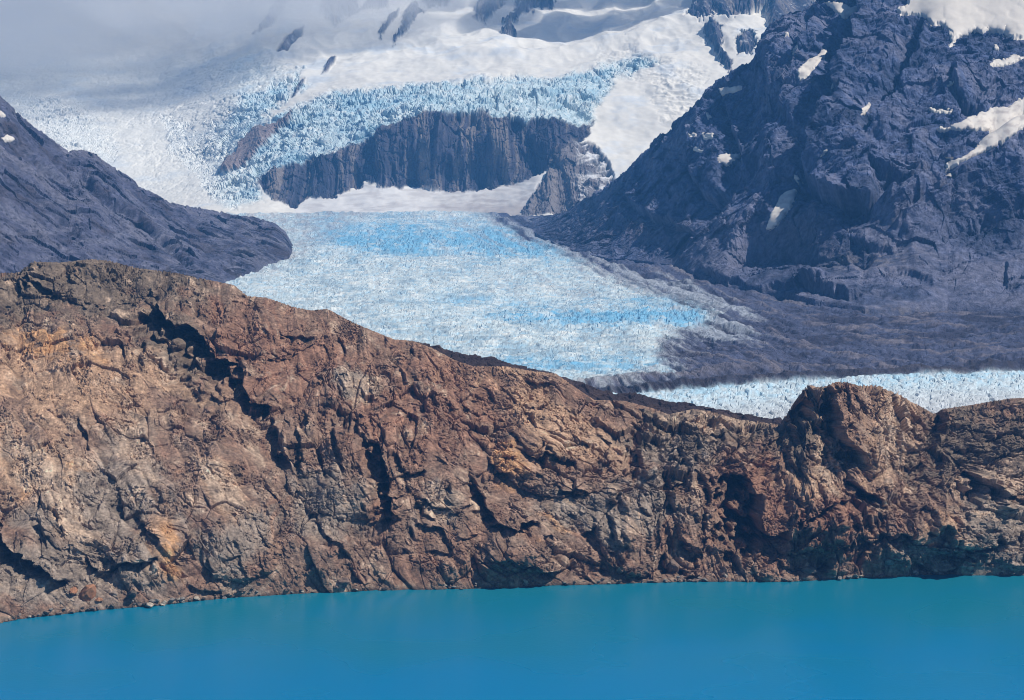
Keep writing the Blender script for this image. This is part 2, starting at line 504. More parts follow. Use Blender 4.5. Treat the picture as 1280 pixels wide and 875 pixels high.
# rounded bosses of rock
for bx_, by_, rx_, ry_, h_ in [(440, 560, 90, 90, 26), (560, 560, 60, 80, 22), (700, 560, 90, 60, 34), (790, 672, 44, 44, 30), (1010, 640, 70, 55, 34), (1090, 560, 44, 70, 14), (1200, 650, 70, 40, 26),
                            (330, 410, 70, 40, 24), (110, 350, 90, 26, 20), (600, 480, 80, 30, 16), (900, 545, 60, 30, 18), (660, 690, 60, 26, 14), (120, 640, 70, 60, 18), (300, 690, 50, 40, 14), (1240, 540, 60, 30, 20), (870, 650, 26, 36, 18)]:
    q_ = ((wx - bx_) / rx_) ** 2 + ((wy - by_) / ry_) ** 2
    P[..., 1] -= h_ * np.sqrt(np.clip(1 - q_, 0, 1)) * (0.6 + .4 * edge) * edge
# stage 2: spurs, strata and blocks
big = ridged(P0[..., 0] / 150, P0[..., 1] / 150, P0[..., 2] / 110, 3, 3) - 0.62
def saw(v):
    f = v - np.floor(v)
    return np.where(f < .86, f / .86, (1 - f) / .14) - .5
rough = sst(0.35, 0.75, fbm(P0[..., 0] / 170, P0[..., 1] / 170, P0[..., 2] / 130, 3, 44) * 0.6 + 0.55)
rgt = sst(740, 860, PX)
rough = np.clip(rough * 0.85 + 0.15 + 0.32 * rgt, 0, 1.2)
slab = sst(-.35, .35, fbm(PX / 40, PY / 28, PX * 0, 3, 99) + .35 * rgt)
fade = sst(1.6, 1.0, TT) * (0.3 + 0.7 * sst(0.0, 0.10, TT))
jm = sst(-.25, .55, fbm(PX / 55, PY / 55, PX * 0, 3, 88)) * (1 - .55 * sst(470, 300, PX)) + .12
# each part of the ridge has its own dip of the rock layers
ZONES = [(-300, 345, 0.78), (345, 590, 1.05), (590, 800, 0.62), (800, 965, 1.35), (965, 1170, 1.5), (1170, 1700, 0.12)]
al = np.zeros(PX.shape, f32); ac = al.copy(); strat2 = al.copy(); acc = al.copy(); f46 = al.copy(); f15 = al.copy(); f5 = al.copy(); strat = al.copy(); jn = al.copy()
bw = 16 + 0 * cx
for zi, (xa, xb, dp) in enumerate(ZONES):
    shift = 22 * fbm(PX / 60, PY / 60, PX * 0, 2, 77)
    wz = np.clip((PX + shift - xa + 14) / 28, 0, 1) * np.clip((xb + 14 - PX - shift) / 28, 0, 1)
    cl_ = np.nonzero((wz > 0).any(0))[0]
    if len(cl_) == 0: continue
    sl = slice(cl_[0], cl_[-1] + 1)
    p = P0[:, sl]; w = wz[:, sl]; ca, sa = math.cos(dp), math.sin(dp)
    a_, c_ = p[..., 0] * ca - p[..., 2] * sa, p[..., 0] * sa + p[..., 2] * ca
    q = np.stack([a_, p[..., 1], c_], -1).astype(f32)
    lw = fbm(a_ / 120, p[..., 1] / 90, c_ / 60, 2, 21)
    s1_ = saw(c_ / 17 + .7 * lw) * sst(-.3, .5, fbm(a_ / 60, p[..., 1] / 60, c_ / 30, 3, 22))
    s2_ = saw(c_ / 5.3 + 1.1 * lw) * sst(-.2, .6, fbm(a_ / 30, p[..., 1] / 30, c_ / 14, 3, 23))
    d1, d2, pl, r = cells(a_ / 85, p[..., 1] / 60, c_ / 30, 2 + zi)
    d1b, d2b, plb, rb = cells(a_ / 34, p[..., 1] / 30, c_ / 17, 12 + zi)
    f46[:, sl] += w * (pl + .55 * (r - .5)); jn[:, sl] -= w * (np.exp(-((d2 - d1) / .035) ** 2) + .6 * np.exp(-((d2b - d1b) / .05) ** 2))
    f15[:, sl] += w * (plb + .5 * (rb - .5)) * 1.5 + 0 * w
    f15[:, sl] += w * .55 * facets(q, 15, 3, 1.1, .55, .12, (1.8, 1.2, .8))
    f5[:, sl] += w * facets(q, 5.6, 4, 1.2, .6, .15, (1.7, 1.1, .8))
    strat[:, sl] += w * s1_; strat2[:, sl] += w * s2_; al[:, sl] += w * a_; ac[:, sl] += w * c_; acc[:, sl] += w
for a_ in (al, ac, strat2, f46, f15, f5, strat, jn): a_ /= np.maximum(acc, .3)
P = P + DV * ((14 * big + rough * 11 * f46 + 3.0 * strat + 3.4 * jm * (0.4 + rough) * jn + (.35 + .65 * slab) * rough * 4.4 * f15 + (.3 + .7 * slab) * 0.9 * strat2) * fade)[..., None]
nn = DV * .8 + normals(blur(P, 1)) * .2
fine = fbm(P0[..., 0] / 4, P0[..., 1] / 4, P0[..., 2] / 4, 3, 50, 0.6)
f3 = facets(P0, 2.8, 6, 1.2, .7, .15)
P = P + nn * (((0.12 + 0.95 * slab) * (1.8 * f5 + .9 * f3) + .15 * f3 + 0.2 * fine) * fade)[..., None]
P = fit_skyline(P, TT, CREST, 5)
nn = normals(blur(P, 1))
# colours of the rock itself
c = np.zeros(PX.shape + (3,), f32) + np.array((0.195, 0.146, 0.118), f32)
def blob(x, y, rx, ry, ang=0):
    a = math.radians(ang)
    u = (wx - x) * math.cos(a) + (wy - y) * math.sin(a); v = -(wx - x) * math.sin(a) + (wy - y) * math.cos(a)
    return np.exp(-((u / rx) ** 2 + (v / ry) ** 2))
cn = fbm(al / 90, P0[..., 1] / 60, ac / 30, 5, 61, 0.6)
cn2 = fbm(al / 50, P0[..., 1] / 40, ac / 18, 5, 71, 0.62)
cn3 = fbm(P[..., 0] / 12, P[..., 1] / 12, P[..., 2] / 12, 4, 81, 0.6)
def put(col, m, soft=0.35, th=0.45, n=cn):
    global c
    c = mixc(c, col, sst(th - soft, th + soft, m + 0.55 * n * (m > 0.02)) * np.clip(m * 4, 0, 1))
GREY = (0.215, 0.195, 0.175); TAN = (0.325, 0.240, 0.175); ORG = (0.38, 0.245, 0.14); RED = (0.205, 0.130, 0.098); DRK = (0.085, 0.070, 0.062); PALE = (0.36, 0.30, 0.245)
OLIVE = (0.135, 0.118, 0.100)
put(RED, 0.5 + 0.0 * cn, 0.4, 0.75, cn2)
put(OLIVE, blob(110, 350, 190, 42) + blob(-60, 400, 90, 50), 0.3, 0.35)
put(OLIVE, blob(215, 425, 60, 80, -20), 0.3, 0.4)
put(TAN, blob(60, 470, 170, 55, 8), 0.35, 0.45)
put(TAN, blob(60, 590, 120, 70, 40), 0.35, 0.55)
put(ORG, blob(70, 430, 60, 18, 10) + blob(100, 590, 25, 30) + blob(40, 612, 18, 10), 0.3, 0.5, cn2)
put(GREY, blob(130, 640, 90, 90) + blob(40, 720, 120, 40), 0.35, 0.4)
put(TAN, blob(205, 690, 20, 48) + blob(285, 620, 70, 20, 50), 0.25, 0.45, cn2)
put(ORG, blob(212, 690, 14, 32), 0.3, 0.55, cn2)
put(GREY, blob(290, 680, 40, 50) + blob(400, 640, 60, 50), 0.35, 0.5)
put(RED, blob(350, 440, 110, 50, 20) + blob(560, 500, 130, 60), 0.4, 0.45)
put(GREY, blob(448, 480, 46, 22) + blob(545, 640, 32, 45), 0.3, 0.45)
put(ORG, blob(636, 570, 22, 34, -15) + blob(700, 640, 22, 30, 30), 0.25, 0.5, cn2)
put(TAN, blob(700, 520, 110, 50, 30), 0.35, 0.55)
put(GREY, blob(850, 550, 55, 60) + blob(745, 640, 80, 35), 0.3, 0.4)
put(OLIVE, blob(880, 525, 90, 25) + blob(1000, 580, 30, 60) + blob(1230, 560, 110, 60), 0.3, 0.4)
put(RED, blob(1000, 650, 75, 50) + blob(930, 590, 40, 30), 0.3, 0.4)
put(TAN, blob(1010, 600, 40, 16) + blob(1105, 540, 34, 60, 20) + blob(1180, 650, 30, 18, -30), 0.3, 0.45, cn2)
put(GREY, blob(1250, 660, 60, 60) + blob(1180, 700, 90, 22), 0.3, 0.45)
put(PALE, blob(900, 520, 75, 11) + blob(1108, 540, 28, 55, 15) + blob(55, 600, 100, 34, 48) + blob(445, 480, 34, 13) + blob(545, 630, 22, 30) + blob(170, 560, 20, 60, -20) + blob(270, 600, 60, 14, 48) + blob(1240, 600, 50, 30) + blob(1030, 575, 20, 40), 0.3, 0.6, cn2)
put(DRK, 0.5 + 0.0 * cn, 0.25, 1.02, cn2)
put(PALE, 0.5 + 0.0 * cn, 0.2, 0.92, -cn2)
c *= (1 + 0.30 * cn3)[..., None]
cn4 = fbm(P0[..., 0] / 3.2, P0[..., 1] / 3.2, P0[..., 2] / 3.2, 3, 83, 0.65)
c *= (1 + 0.30 * cn4)[..., None]
c *= (1 + 0.7 * np.clip(strat2, -.5, .5) + .6 * np.clip(strat, -.4, .4))[..., None]
ring = np.exp(-((P[..., 2] - 3.2) / 1.6) ** 2)
c = mixc(c, (0.30, 0.26, 0.215), .6 * ring * sst(-.3, .5, cn3))
# wet, dark stain at the waterline
wl = np.exp(-np.clip(P[..., 2], 0, 99) / 1.3)
c = mixc(c, (0.06, 0.055, 0.05), 0.75 * wl)
c = np.clip(c * np.array((1.36, 1.20, 1.07), f32), 0.02, 0.7)
ridge = grid_object('rocky_hillside', P, c, M_ROCK, label='craggy brown and orange rock ridge rising from the lake')
RIDGE_P, RIDGE_PX, RIDGE_PY = P[:NF], PX[:NF], PY[:NF]

# ================================================================== DARK RIDGE BEHIND
DC = [(440, 424), (500, 430), (547, 434), (564, 439), (581, 444), (605, 450), (626, 456), (660, 462), (705, 472), (729, 479), (750, 487), (767, 493), (791, 496), (825, 500),
      (860, 505), (874, 507), (919, 515), (953, 522), (990, 532), (1060, 545), (1400, 560)]
cx = wide_cols(430, 1400, 800, 400, 2400, 60)
yt = interp(cx, DC); t = np.linspace(0, 1, 110)[:, None]
PX = cx + 0 * t; PY = yt - 1.5 + (1 - t) * 75
Y = 2300 + 130 * t + 0 * cx
P = W(PX, PY, Y)
s = np.linspace(0, 1, 30)[1:, None]
bk = np.repeat(P[-1][None], 29, 0).copy(); bk[..., 1] += 160 * s; bk[..., 2] -= 90 * s ** 1.4
P = np.concatenate([P, bk]).astype(f32)
nn = normals(P)
P = P + nn * (5 * fbm(P[..., 0] / 60, P[..., 1] / 60, P[..., 2] / 60, 4, 3) + 2.5 * facets(P, 12, 5) + 1.0 * facets(P, 5, 6))[..., None]
m = fbm(P[..., 0] / 30, P[..., 1] / 30, P[..., 2] / 14, 4, 7)
c = np.zeros(P.shape, f32) + np.array((0.042, 0.030, 0.032), f32)
c = mixc(c, (0.075, 0.05, 0.045), sst(-.1, .7, m))
grid_object('dark_scree_hill', P, c, M_MOR, label='dark brown scree bank between the brown ridge and the glacier')

# ================================================================== VALLEY: GLACIER, MORAINE, LOWER GLACIER
def gplane(Y): return 48 + (Y - 3000) * 0.022
def gdepth(py): return 418.0 / ((py - HOR) / F + 0.022)
NXv, NYv = 1150, 520
cx = wide_cols(-80, 1420, NXv, -900, 2400, 90)
py = np.linspace(566, 247, NYv)[:, None]
PX = cx + 0 * py; PY = py + 0 * cx
Y = gdepth(PY)
P = W(PX, PY, Y)
wn_ = 9 * fbm(PX / 26, PY / 13, PX * 0, 5, 3, 0.6)
wX = PX + wn_; wY = PY + 0.45 * 9 * fbm(PX / 26, PY / 13, PX * 0 + 5, 5, 4, 0.6)
MAIN = [(200, 240), (590, 262), (628, 278), (672, 300), (712, 322), (755, 344), (800, 362), (868, 382), (902, 394), (880, 406), (826, 420), (818, 438), (842, 462), (790, 468), (740, 474), (640, 500), (400, 500), (200, 420)]
dm = inpoly(wX, wY, MAIN)
FLOW = [(590, 255), (640, 283), (700, 314), (760, 342), (830, 370), (910, 398), (1000, 420), (1150, 438), (1450, 446)]
df, sf, af = polydist(PX, PY, FLOW); df = df * np.sign(sf)
stf = fbm(PX / 120, df / 5.5, PX * 0, 4, 17, 0.6)
dm = dm + 6 * stf * sst(600, 680, PX)
LOWE = [(680, 497), (745, 487), (900, 479), (1000, 475), (1100, 471), (1280, 463), (1450, 456), (2600, 430), (2600, 600), (680, 600)]
dl = inpoly(PX + 0.3 * wn_, PY + 0.10 * wn_, LOWE)
FLOW = [(590, 255), (640, 283), (700, 314), (760, 342), (830, 370), (910, 398), (1000, 420), (1150, 438), (1450, 446)]
df, sf, af = polydist(PX, PY, FLOW); df = df * np.sign(sf)
isl = sst(-1.5, 1.5, dl); ism = sst(-7, 7, dm) * (1 - isl)
# ice relief: crevasses and small seracs (world units)
X0, Y0 = P[..., 0], P[..., 1]
wv = 20 * fbm(X0 / 120, Y0 / 160, X0 * 0, 3, 12)
arc = Y0 + 0.00022 * (X0 + 300) ** 2 * np.sign(-1) + .15 * X0
cre = .45 * (ridged((X0 + wv) / 46, (Y0 + 0.35 * X0 + wv) / 34, X0 * 0, 4, 13, 0.6) - 0.6) + .75 * (ridged((X0 + wv) / 120, (arc + wv) / 30, X0 * 0, 3, 63, 0.6) - .6)
ser = facets(np.stack([X0 + wv, Y0 * 0.7, X0 * 0], -1), 24, 14, .9, .6, .5)
ser2 = facets(np.stack([X0, Y0 * 0.7, X0 * 0], -1), 11, 15, .9, .6, .5)
band = np.exp(-((PY - 300 - 0.03 * (PX - 500)) / 16) ** 2) * sst(400, 470, PX) + np.exp(-((PY - 398) / 12) ** 2) * sst(560, 700, PX) + 0.5 * np.exp(-((PY - 325) / 12) ** 2) * sst(560, 420, PX)
ice = (13 + 7 * band) * cre + (2.5 + 5 * band) * ser * 0.6 + (1.5 + 1.6 * band) * ser2
dirt = fbm(PX / 70, df / 6, PX * 0, 4, 64, .6)
swell = 10 * fbm(X0 / 500, Y0 / 600, X0 * 0, 3, 16)
lice = 4 * cre + 6 * ser * .6 + 3.2 * ser2
# debris relief: hummocks drawn out along the flow
st = stf
hum = fbm(X0 / 90, Y0 / 120, X0 * 0, 5, 18, 0.6)
rub = facets(np.stack([X0, Y0 * .7, X0 * 0], -1), 16, 19, 1, .6, .2)
deb = 5 * st + 8 * hum + 1.8 * rub + 8 * np.exp(-((dl + 3.5) / 2.6) ** 2) + 3 * np.exp(-((df - 6) / 4) ** 2) * sst(0.0, .1, af)
dz = swell + ism * ice + isl * lice + (1 - ism - isl) * deb + 9 * np.exp(-((dl + 13) / 3.0) ** 2)
P[..., 2] += dz
# tints
n1 = fbm(PX / 60, PY / 16, PX * 0, 5, 22, 0.6); n2 = fbm(PX / 10, PY / 4, PX * 0, 4, 23, 0.6)
n3 = fbm(PX / 34, PY / 2.2, PX * 0, 4, 24, 0.62)
c = np.zeros(P.shape, f32) + np.array((0.52, 0.61, 0.64), f32)
c = mixc(c, (0.30, 0.40, 0.47), .85 * sst(0.0, 0.9, n1 + 0.5 * n2 + .7 * n3 + 0.25 * sst(360, 460, PY)))
c = mixc(c, (0.72, 0.75, 0.73), sst(0.0, .9, -n3 - .4 * n1) * .8)
blue1 = np.exp(-((PY - 299 - 0.05 * (PX - 540)) / 21) ** 2) * sst(350, 440, PX) * sst(790, 690, PX)
blue2 = np.exp(-((PY - 396 - 0.01 * (PX - 700)) / 11) ** 2) * sst(520, 760, PX) * sst(900, 862, PX)
blue3 = np.exp(-((PY - 455) / 12) ** 2) * 0.5 + np.exp(-((PY - 375) / 7) ** 2) * 0.35 * sst(450, 600, PX)
bm = np.clip(blue1 + 1.15 * blue2 + blue3, 0, 1.2)
c = mixc(c, (0.15, 0.40, 0.60), np.clip(.45 * np.clip(bm, 0, 1) + .75 * sst(0.0, 1.3, bm + 0.45 * n1 + 0.6 * n2 + .6 * n3) * np.clip(bm * 2, 0, 1), 0, .95))
c = mixc(c, (0.33, 0.36, 0.40), .7 * sst(.15, .8, dirt) * np.exp(-(np.clip(df, 0, 999) / 70) ** 2 - 0 * df))
c = mixc(c, (0.30, 0.52, 0.68), 0.75 * sst(-0.05, -0.75, cre + 0.6 * ser2 - 0.15))
# dirt on the left margin
lm = np.exp(-(np.clip(PX - (365 - (PY - 320) * 1.6), 0, 999) / 16) ** 2) * sst(350, 330, PY)
c = mixc(c, (0.32, 0.30, 0.31), 0.6 * lm * sst(-.4, .4, n2))
cl = np.zeros(P.shape, f32) + np.array((0.55, 0.65, 0.70), f32)
cl = mixc(cl, (0.34, 0.56, 0.70), sst(-0.4, 0.5, n2 + .5 * n1) * sst(32, 4, dl) * 0.75)
cl = mixc(cl, (0.48, 0.48, 0.50), sst(10, 45, dl) * 0.6)
cd = np.zeros(P.shape, f32) + np.array((0.076, 0.088, 0.150), f32)
cd = mixc(cd, (0.040, 0.042, 0.070), sst(-.1, .7, n1 + .6 * np.exp(-((PX - 1150) / 130) ** 2 - ((PY - 402) / 16) ** 2) + .5 * n3))
cd = mixc(cd, (0.155, 0.145, 0.175), sst(0.0, .9, st + .5 * n3)); cd = mixc(cd, (0.04, 0.042, 0.068), sst(0.1, .9, -st + .3 * n3))
# dirty ice showing through the debris near the main glacier
near = np.exp(-(np.clip(-dm, 0, 999) / 26) ** 2)
tong = np.exp(-((PY - 408 - 0.22 * (PX - 880)) / 14) ** 2) * sst(800, 850, PX) * sst(1010, 900, PX) + np.exp(-((PY - 372 - 0.32 * (PX - 880)) / 7) ** 2) * sst(760, 850, PX) * sst(1010, 900, PX)
dirty = np.clip(near * 0.55 + tong * .8, 0, 1)
cd = mixc(cd, (0.33, 0.37, 0.43), sst(0.30, 1.1, dirty + 0.65 * st + 0.25 * n2) * np.clip(dirty * 2, 0, 1) * .9)
cd = mixc(cd, (0.04, 0.036, 0.045), np.clip(1.0 * np.exp(-((dl + 3) / 3.4) ** 2) * (0.8 + .3 * n2), 0, 1))
cd = mixc(cd, (0.20, 0.18, 0.19), 0.6 * np.exp(-((dl + 13) / 2.5) ** 2) * sst(1050, 850, PX))
edge_dirt = sst(12, 0, dm) * sst(-.3, .6, n2 + st)
c = mixc(c, (0.30, 0.29, 0.31), 0.7 * edge_dirt * sst(560, 640, PX))
c = c * ism[..., None] + cl * isl[..., None] + cd * (1 - ism - isl)[..., None]
c = np.clip(c * (1 + 0.10 * n2)[..., None], .02, .85)
fm = lambda a: (a[:-1, :-1] + a[1:, 1:]) / 2
FI, FL_ = fm(ism) > 0.5, fm(isl) > 0.5
near_cut = fm(PY) < 560
GLAC_P = P
grid_object('glacier', P, c, M_ICE, FI & ~FL_, label='long cracked glacier tongue with blue ice bands filling the valley')
grid_object('lower_glacier', P, c, M_ICE, FL_, label='narrow strip of broken pale glacier ice below the dark moraine')
grid_object('moraine', P, c, M_MOR, ~FI & ~FL_, label='dark grey rubble moraine between the two glacier arms')

# ================================================================== generic mountain sheet
def sheet(x0, x1, nx, top, foot, ytop, yfoot, nf, nb, gexp=1.0, backrun=1500, backdrop_=600):
    cx = wide_cols(x0, x1, nx, x0 - (600 if x0 < 0 else .01), x1 + (700 if x1 > 1000 else .01), 60 if x0 < 0 or x1 > 1000 else 2)
    yt, yf = interp(cx, top), interp(cx, foot)
    Yt = interp(cx, ytop); Yf = yfoot(cx, yf)
    t = np.linspace(0, 1, nf)[:, None]
    PX = cx + 0 * t; PY = yf + (yt - yf) * t
    Y = Yf + (Yt - Yf) * t ** gexp
    P = W(PX, PY, Y)
    P[..., 2] -= 45 * sst(.025, 0, t)
    s = np.linspace(0, 1, nb + 1)[1:, None]
    bk = np.repeat(P[-1][None], nb, 0).copy()
    bk[..., 0] *= 1 + backrun * s / bk[..., 1]; bk[..., 1] += backrun * s; bk[..., 2] -= backdrop_ * s ** 1.3
    TT = np.concatenate([t + 0 * cx, 1 + s + 0 * cx])
    PX = np.concatenate([PX, np.repeat(cx[None], nb, 0)]); PY = np.concatenate([PY, yt - 30 * s])
    return np.concatenate([P, bk]).astype(f32), PX, PY, TT

def largest(m):
    m = m.copy(); best = None
    H, Wd = m.shape
    while m.any():
        i0 = tuple(np.argwhere(m)[0]); comp = [i0]; m[i0] = False; q = [i0]
        while q:
            a, b_ = q.pop()
            for i, j in ((a + 1, b_), (a - 1, b_), (a, b_ + 1), (a, b_ - 1)):
                if 0 <= i < H and 0 <= j < Wd and m[i, j]:
                    m[i, j] = False; q.append((i, j)); comp.append((i, j))
        if best is None or len(comp) > len(best): best = comp
    out = np.zeros((H, Wd), bool)
    if best:
        a = np.array(best); out[a[:, 0], a[:, 1]] = True
    return out

# snow patches lie on a mountain's smoothed surface, each its own object
def snow_patch(name, P, PX, PY, pts, label, h=7.0, group=None, tintc=(0.70, 0.66, 0.60), edge_px=1.6, dirt=0.15, kind=None, cat='snow patch', thin=0.0):
    xs = [p[0] for p in pts]; ys = [p[1] for p in pts]
    bb = (PX > min(xs) - 6) & (PX < max(xs) + 6) & (PY > min(ys) - 6) & (PY < max(ys) + 6)
    cols = np.nonzero(bb.any(0))[0]; rr = np.nonzero(bb.any(1))[0]
    if len(cols) < 3 or len(rr) < 3: return None
    c0, c1, r0, r1 = cols[0], cols[-1] + 1, rr[0], rr[-1] + 1
    p = P[r0:r1, c0:c1]; x = PX[r0:r1, c0:c1]; y = PY[r0:r1, c0:c1]
    w = 1.7 * fbm(x / 5, y / 5, x * 0, 3, 91)
    d = inpoly(x + w, y + w[::-1], pts) - thin * (1 + .8 * fbm(x / 9, y / 9, x * 0, 3, 93))
    n = normals(p)
    hh = h * np.clip(d / edge_px + .3, -2.0, 1.0) + 1.5 * fbm(p[..., 0] / 60, p[..., 1] / 60, p[..., 2] / 60, 2, 4)
    q = p + n * hh[..., None]
    m = (d[:-1, :-1] > -edge_px * 1.6) | (d[1:, 1:] > -edge_px * 1.6)
    m = largest(m)
    c = np.zeros(q.shape, f32) + np.array(tintc, f32)
    c = mixc(c, (0.42, 0.38, 0.36), dirt * 2 * sst(-.2, .8, fbm(x / 9, y / 6, x * 0, 4, 92)))
    o = grid_object(name, q, c, M_SNOW, m, True, kind=kind, label=label)
    if kind is None: o['category'] = cat
    if group: o['group'] = group
    return o

# ================================================================== LEFT MOUNTAIN
LT = [(-200, 20), (-60, 80), (0, 119), (10, 129), (29, 148), (52, 165), (72, 179), (84, 189), (100, 188), (119, 191), (127, 199), (148, 213), (165, 223), (172, 232),
      (192, 242), (213, 253), (234, 258), (265, 263), (292, 268), (320, 272), (344, 279), (357, 290), (366, 306)]
LF = [(-200, 430), (0, 395), (200, 370), (285, 349), (337, 330), (360, 322), (366, 312)]
P, PX, PY, TT = sheet(-170, 366, 560, LT, LF, [(-200, 5300), (0, 5500), (200, 5900), (320, 6300), (366, 6300)], lambda x, y: gdepth(y) - 20, 440, 50, 1.15)
wx = PX + 5 * fbm(PX / 18, PY / 18, PX * 0, 4, 1); wy = PY + 5 * fbm(PX / 18, PY / 18, PX * 0 + 7, 4, 2)
D = np.zeros(PX.shape, f32)
for pts, A, B, Lr, Ll in [([(96, 205), (120, 232), (140, 248), (165, 264), (192, 287), (222, 314), (250, 340)], 34, 46, 26, 9),
                          ([(60, 185), (84, 215), (110, 250)], 20, 26, 20, 8), ([(0, 150), (30, 185), (60, 215), (95, 235)], 20, 22, 20, 8),
                          ([(30, 230), (70, 270), (110, 300)], 16, 18, 20, 7), ([(170, 240), (210, 262), (240, 280)], 10, 12, 12, 6),
                          ([(0, 205), (18, 228), (30, 250)], 16, 16, 14, 6)]:
    fault(D, wx, wy, pts, A * .55, B * .6, Lr, Ll)
D = blur(D, 2)
tip = sst(366, 330, PX)
ed = sst(0, .08, TT) * sst(1.2, 1.0, TT) * (0.15 + .85 * tip)
n0 = normals(P); P0 = P.copy(); DV = n0 * .7 + np.array((0.05, -0.4, 0.15), f32)
P = P + DV * (D * ed)[..., None]
nn = DV
dip = 0.72
al = P0[..., 0] * math.cos(dip) - P0[..., 2] * math.sin(dip); ac = P0[..., 0] * math.sin(dip) + P0[..., 2] * math.cos(dip); Q = np.stack([al, P0[..., 1], ac], -1).astype(f32)
wob = 25 * fbm(al / 200, P[..., 1] / 200, ac / 200, 3, 8); ac = ac + wob
st = ridged(al / 220, P[..., 1] / 220, ac / 38, 5, 11, .6) - .6
amp = (0.3 + .7 * sst(0, .1, TT)) * (0.25 + .75 * tip)
P = P + nn * ((13 * st + 13 * facets(Q, 80, 4, 1, .5, .1, (2.2, 1, .7)) + 16 * (ridged(P[..., 0] / 300, P[..., 1] / 300, P[..., 2] / 300, 3, 6) - .6)) * amp)[..., None]
P = fit_skyline(P, TT, LT)
AX, AY = project(P)
LP = [poly((0, 0), q) for q in ([(6, 503), (28, 492), (54, 505), (42, 520), (14, 515)], [(-8, 404), (22, 412), (22, 422), (-6, 424)])]
sm = np.max([sst(-1, 2, inbox(AX, AY, q)) for q in LP], 0); amp = amp * (1 - .85 * sm)
P = P + nn * ((4.2 * facets(Q, 28, 5, 1, .6, .1, (2.0, 1, .7)) + 2.4 * facets(Q, 12, 6, 1.1, .6, .1, (1.5, 1, .8)) + 1.2 * fbm(P[..., 0] / 14, P[..., 1] / 14, P[..., 2] / 14, 3, 7)) * amp)[..., None]
n1 = fbm(al / 260, P[..., 1] / 200, ac / 70, 5, 31, .6); n2 = fbm(P[..., 0] / 25, P[..., 1] / 25, P[..., 2] / 25, 4, 32, .6)
c = np.zeros(P.shape, f32) + np.array((0.090, 0.095, 0.150), f32)
stk = fbm(al / 240, P0[..., 1] / 300, ac / 18, 4, 36, .6)
c = mixc(c, (0.14, 0.145, 0.20), sst(0, .8, stk)); c = mixc(c, (0.05, 0.055, 0.095), sst(0, .8, -stk))
c = mixc(c, (0.150, 0.148, 0.190), .7 * sst(-.1, .7, n1)); c = mixc(c, (0.065, 0.058, 0.075), sst(.1, .8, -n1))
c = np.clip(c * (1 + .3 * n2)[..., None], .02, .5)
grid_object('mountain_left', P, c, M_DARK, label='dark purple grey mountain slope running down to the glacier at left')
Psm = blur(P, 1)
G1 = 'snow patches on the dark mountain sides'
snow_patch('snow_patch', Psm, AX, AY, LP[0], 'tiny white snow patch alone high on the left-hand mountain slope', 6, G1, edge_px=1.0)
snow_patch('snow_patch', Psm, AX, AY, LP[1], 'thin white snow sliver near the crest of the left-hand mountain', 6, G1, edge_px=1.0)

# ================================================================== RIGHT MOUNTAIN
R3 = (840, 0)
PATCH = [
    ([(455, 262), (470, 240), (520, 210), (556, 178), (566, 182), (560, 200), (530, 235), (490, 290), (465, 298)], 'slanting white snow field below the summit of the dark mountain'),
    ([(552, 4), (620, 12), (650, 30), (684, 18), (672, 45), (630, 70), (600, 45)], 'V-shaped snow patch at the top edge of the dark mountain'),
    ([(168, 322), (255, 312), (254, 330), (210, 338), (180, 345)], 'flat snow patch near the left skyline of the dark mountain'),
    ([(164, 568), (250, 560), (240, 580), (200, 602), (172, 592)], 'pinkish snow patch halfway down the left flank of the dark mountain'),
    ([(345, 835), (360, 780), (385, 730), (410, 705), (438, 688), (450, 690), (446, 720), (422, 762), (385, 815), (362, 832)], 'large leaf-shaped snow patch above the scree on the dark mountain'),
    ([(550, 452), (560, 420), (600, 382), (598, 400), (568, 445)], 'narrow pointed snow streak in the middle of the dark mountain'),
    ([(686, 420), (700, 395), (720, 380), (718, 395), (698, 420)], 'short snow streak right of the pointed one'),
    ([(574, 322), (590, 300), (606, 288), (602, 308), (585, 322)], 'little snow streak above the two narrow ones'),
    ([(1154, 238), (1170, 222), (1215, 218), (1245, 203), (1285, 215), (1240, 234), (1190, 245)], 'jagged snow patch at the right edge under the snow cap'),
    ([(930, 400), (945, 396), (960, 405), (1022, 408), (1012, 420), (950, 414)], 'small snow strip above the snow gully'),
    ([(58, 488), (92, 488), (94, 498), (62, 500)], 'tiny snow fleck on the lower left flank'),
    ([(108, 492), (152, 490), (150, 500), (126, 512)], 'small wedge of snow beside the tiny fleck'),
    ([(74, 548), (90, 532), (108, 546), (98, 553)], 'tiny triangular snow fleck low on the left flank'),
    ([(124, 416), (138, 414), (142, 428), (130, 430)], 'round snow dot on the left skyline flank'),
    ([(434, 196), (446, 172), (478, 156), (474, 170), (450, 185), (440, 200)], 'thin snow crack left of the slanting snow field'),
    ([(538, 566), (548, 548), (566, 538), (560, 552), (546, 566)], 'faint snow streak above the leaf-shaped patch'),
    ([(446, 640), (462, 644), (460, 658), (448, 656)], 'snow dot just above the leaf-shaped snow patch'),
    ([(1000, 320), (1016, 306), (1026, 300), (1022, 312), (1006, 322)], 'small snow streak below the snow cap'),
    ([(1004, 166), (1018, 160), (1024, 170), (1010, 176)], 'little snow fleck hanging under the snow cap'),
    ([(1172, 165), (1190, 168), (1184, 182), (1174, 178)], 'snow fleck between the cap and the jagged patch'),
    ([(408, 122), (424, 120), (426, 130), (412, 134)], 'snow dot close to the summit ridge'),
]
GULLY = poly(R3, [(915, 490), (950, 460), (1010, 455), (1060, 436), (1120, 408), (1160, 392), (1220, 384), (1260, 360), (1400, 290), (1400, 420), (1280, 470), (1180, 540), (1090, 580), (1060, 592), (1000, 635), (975, 645), (1000, 590), (1060, 568), (1120, 520), (1150, 480), (1060, 478), (1000, 482), (960, 474)])
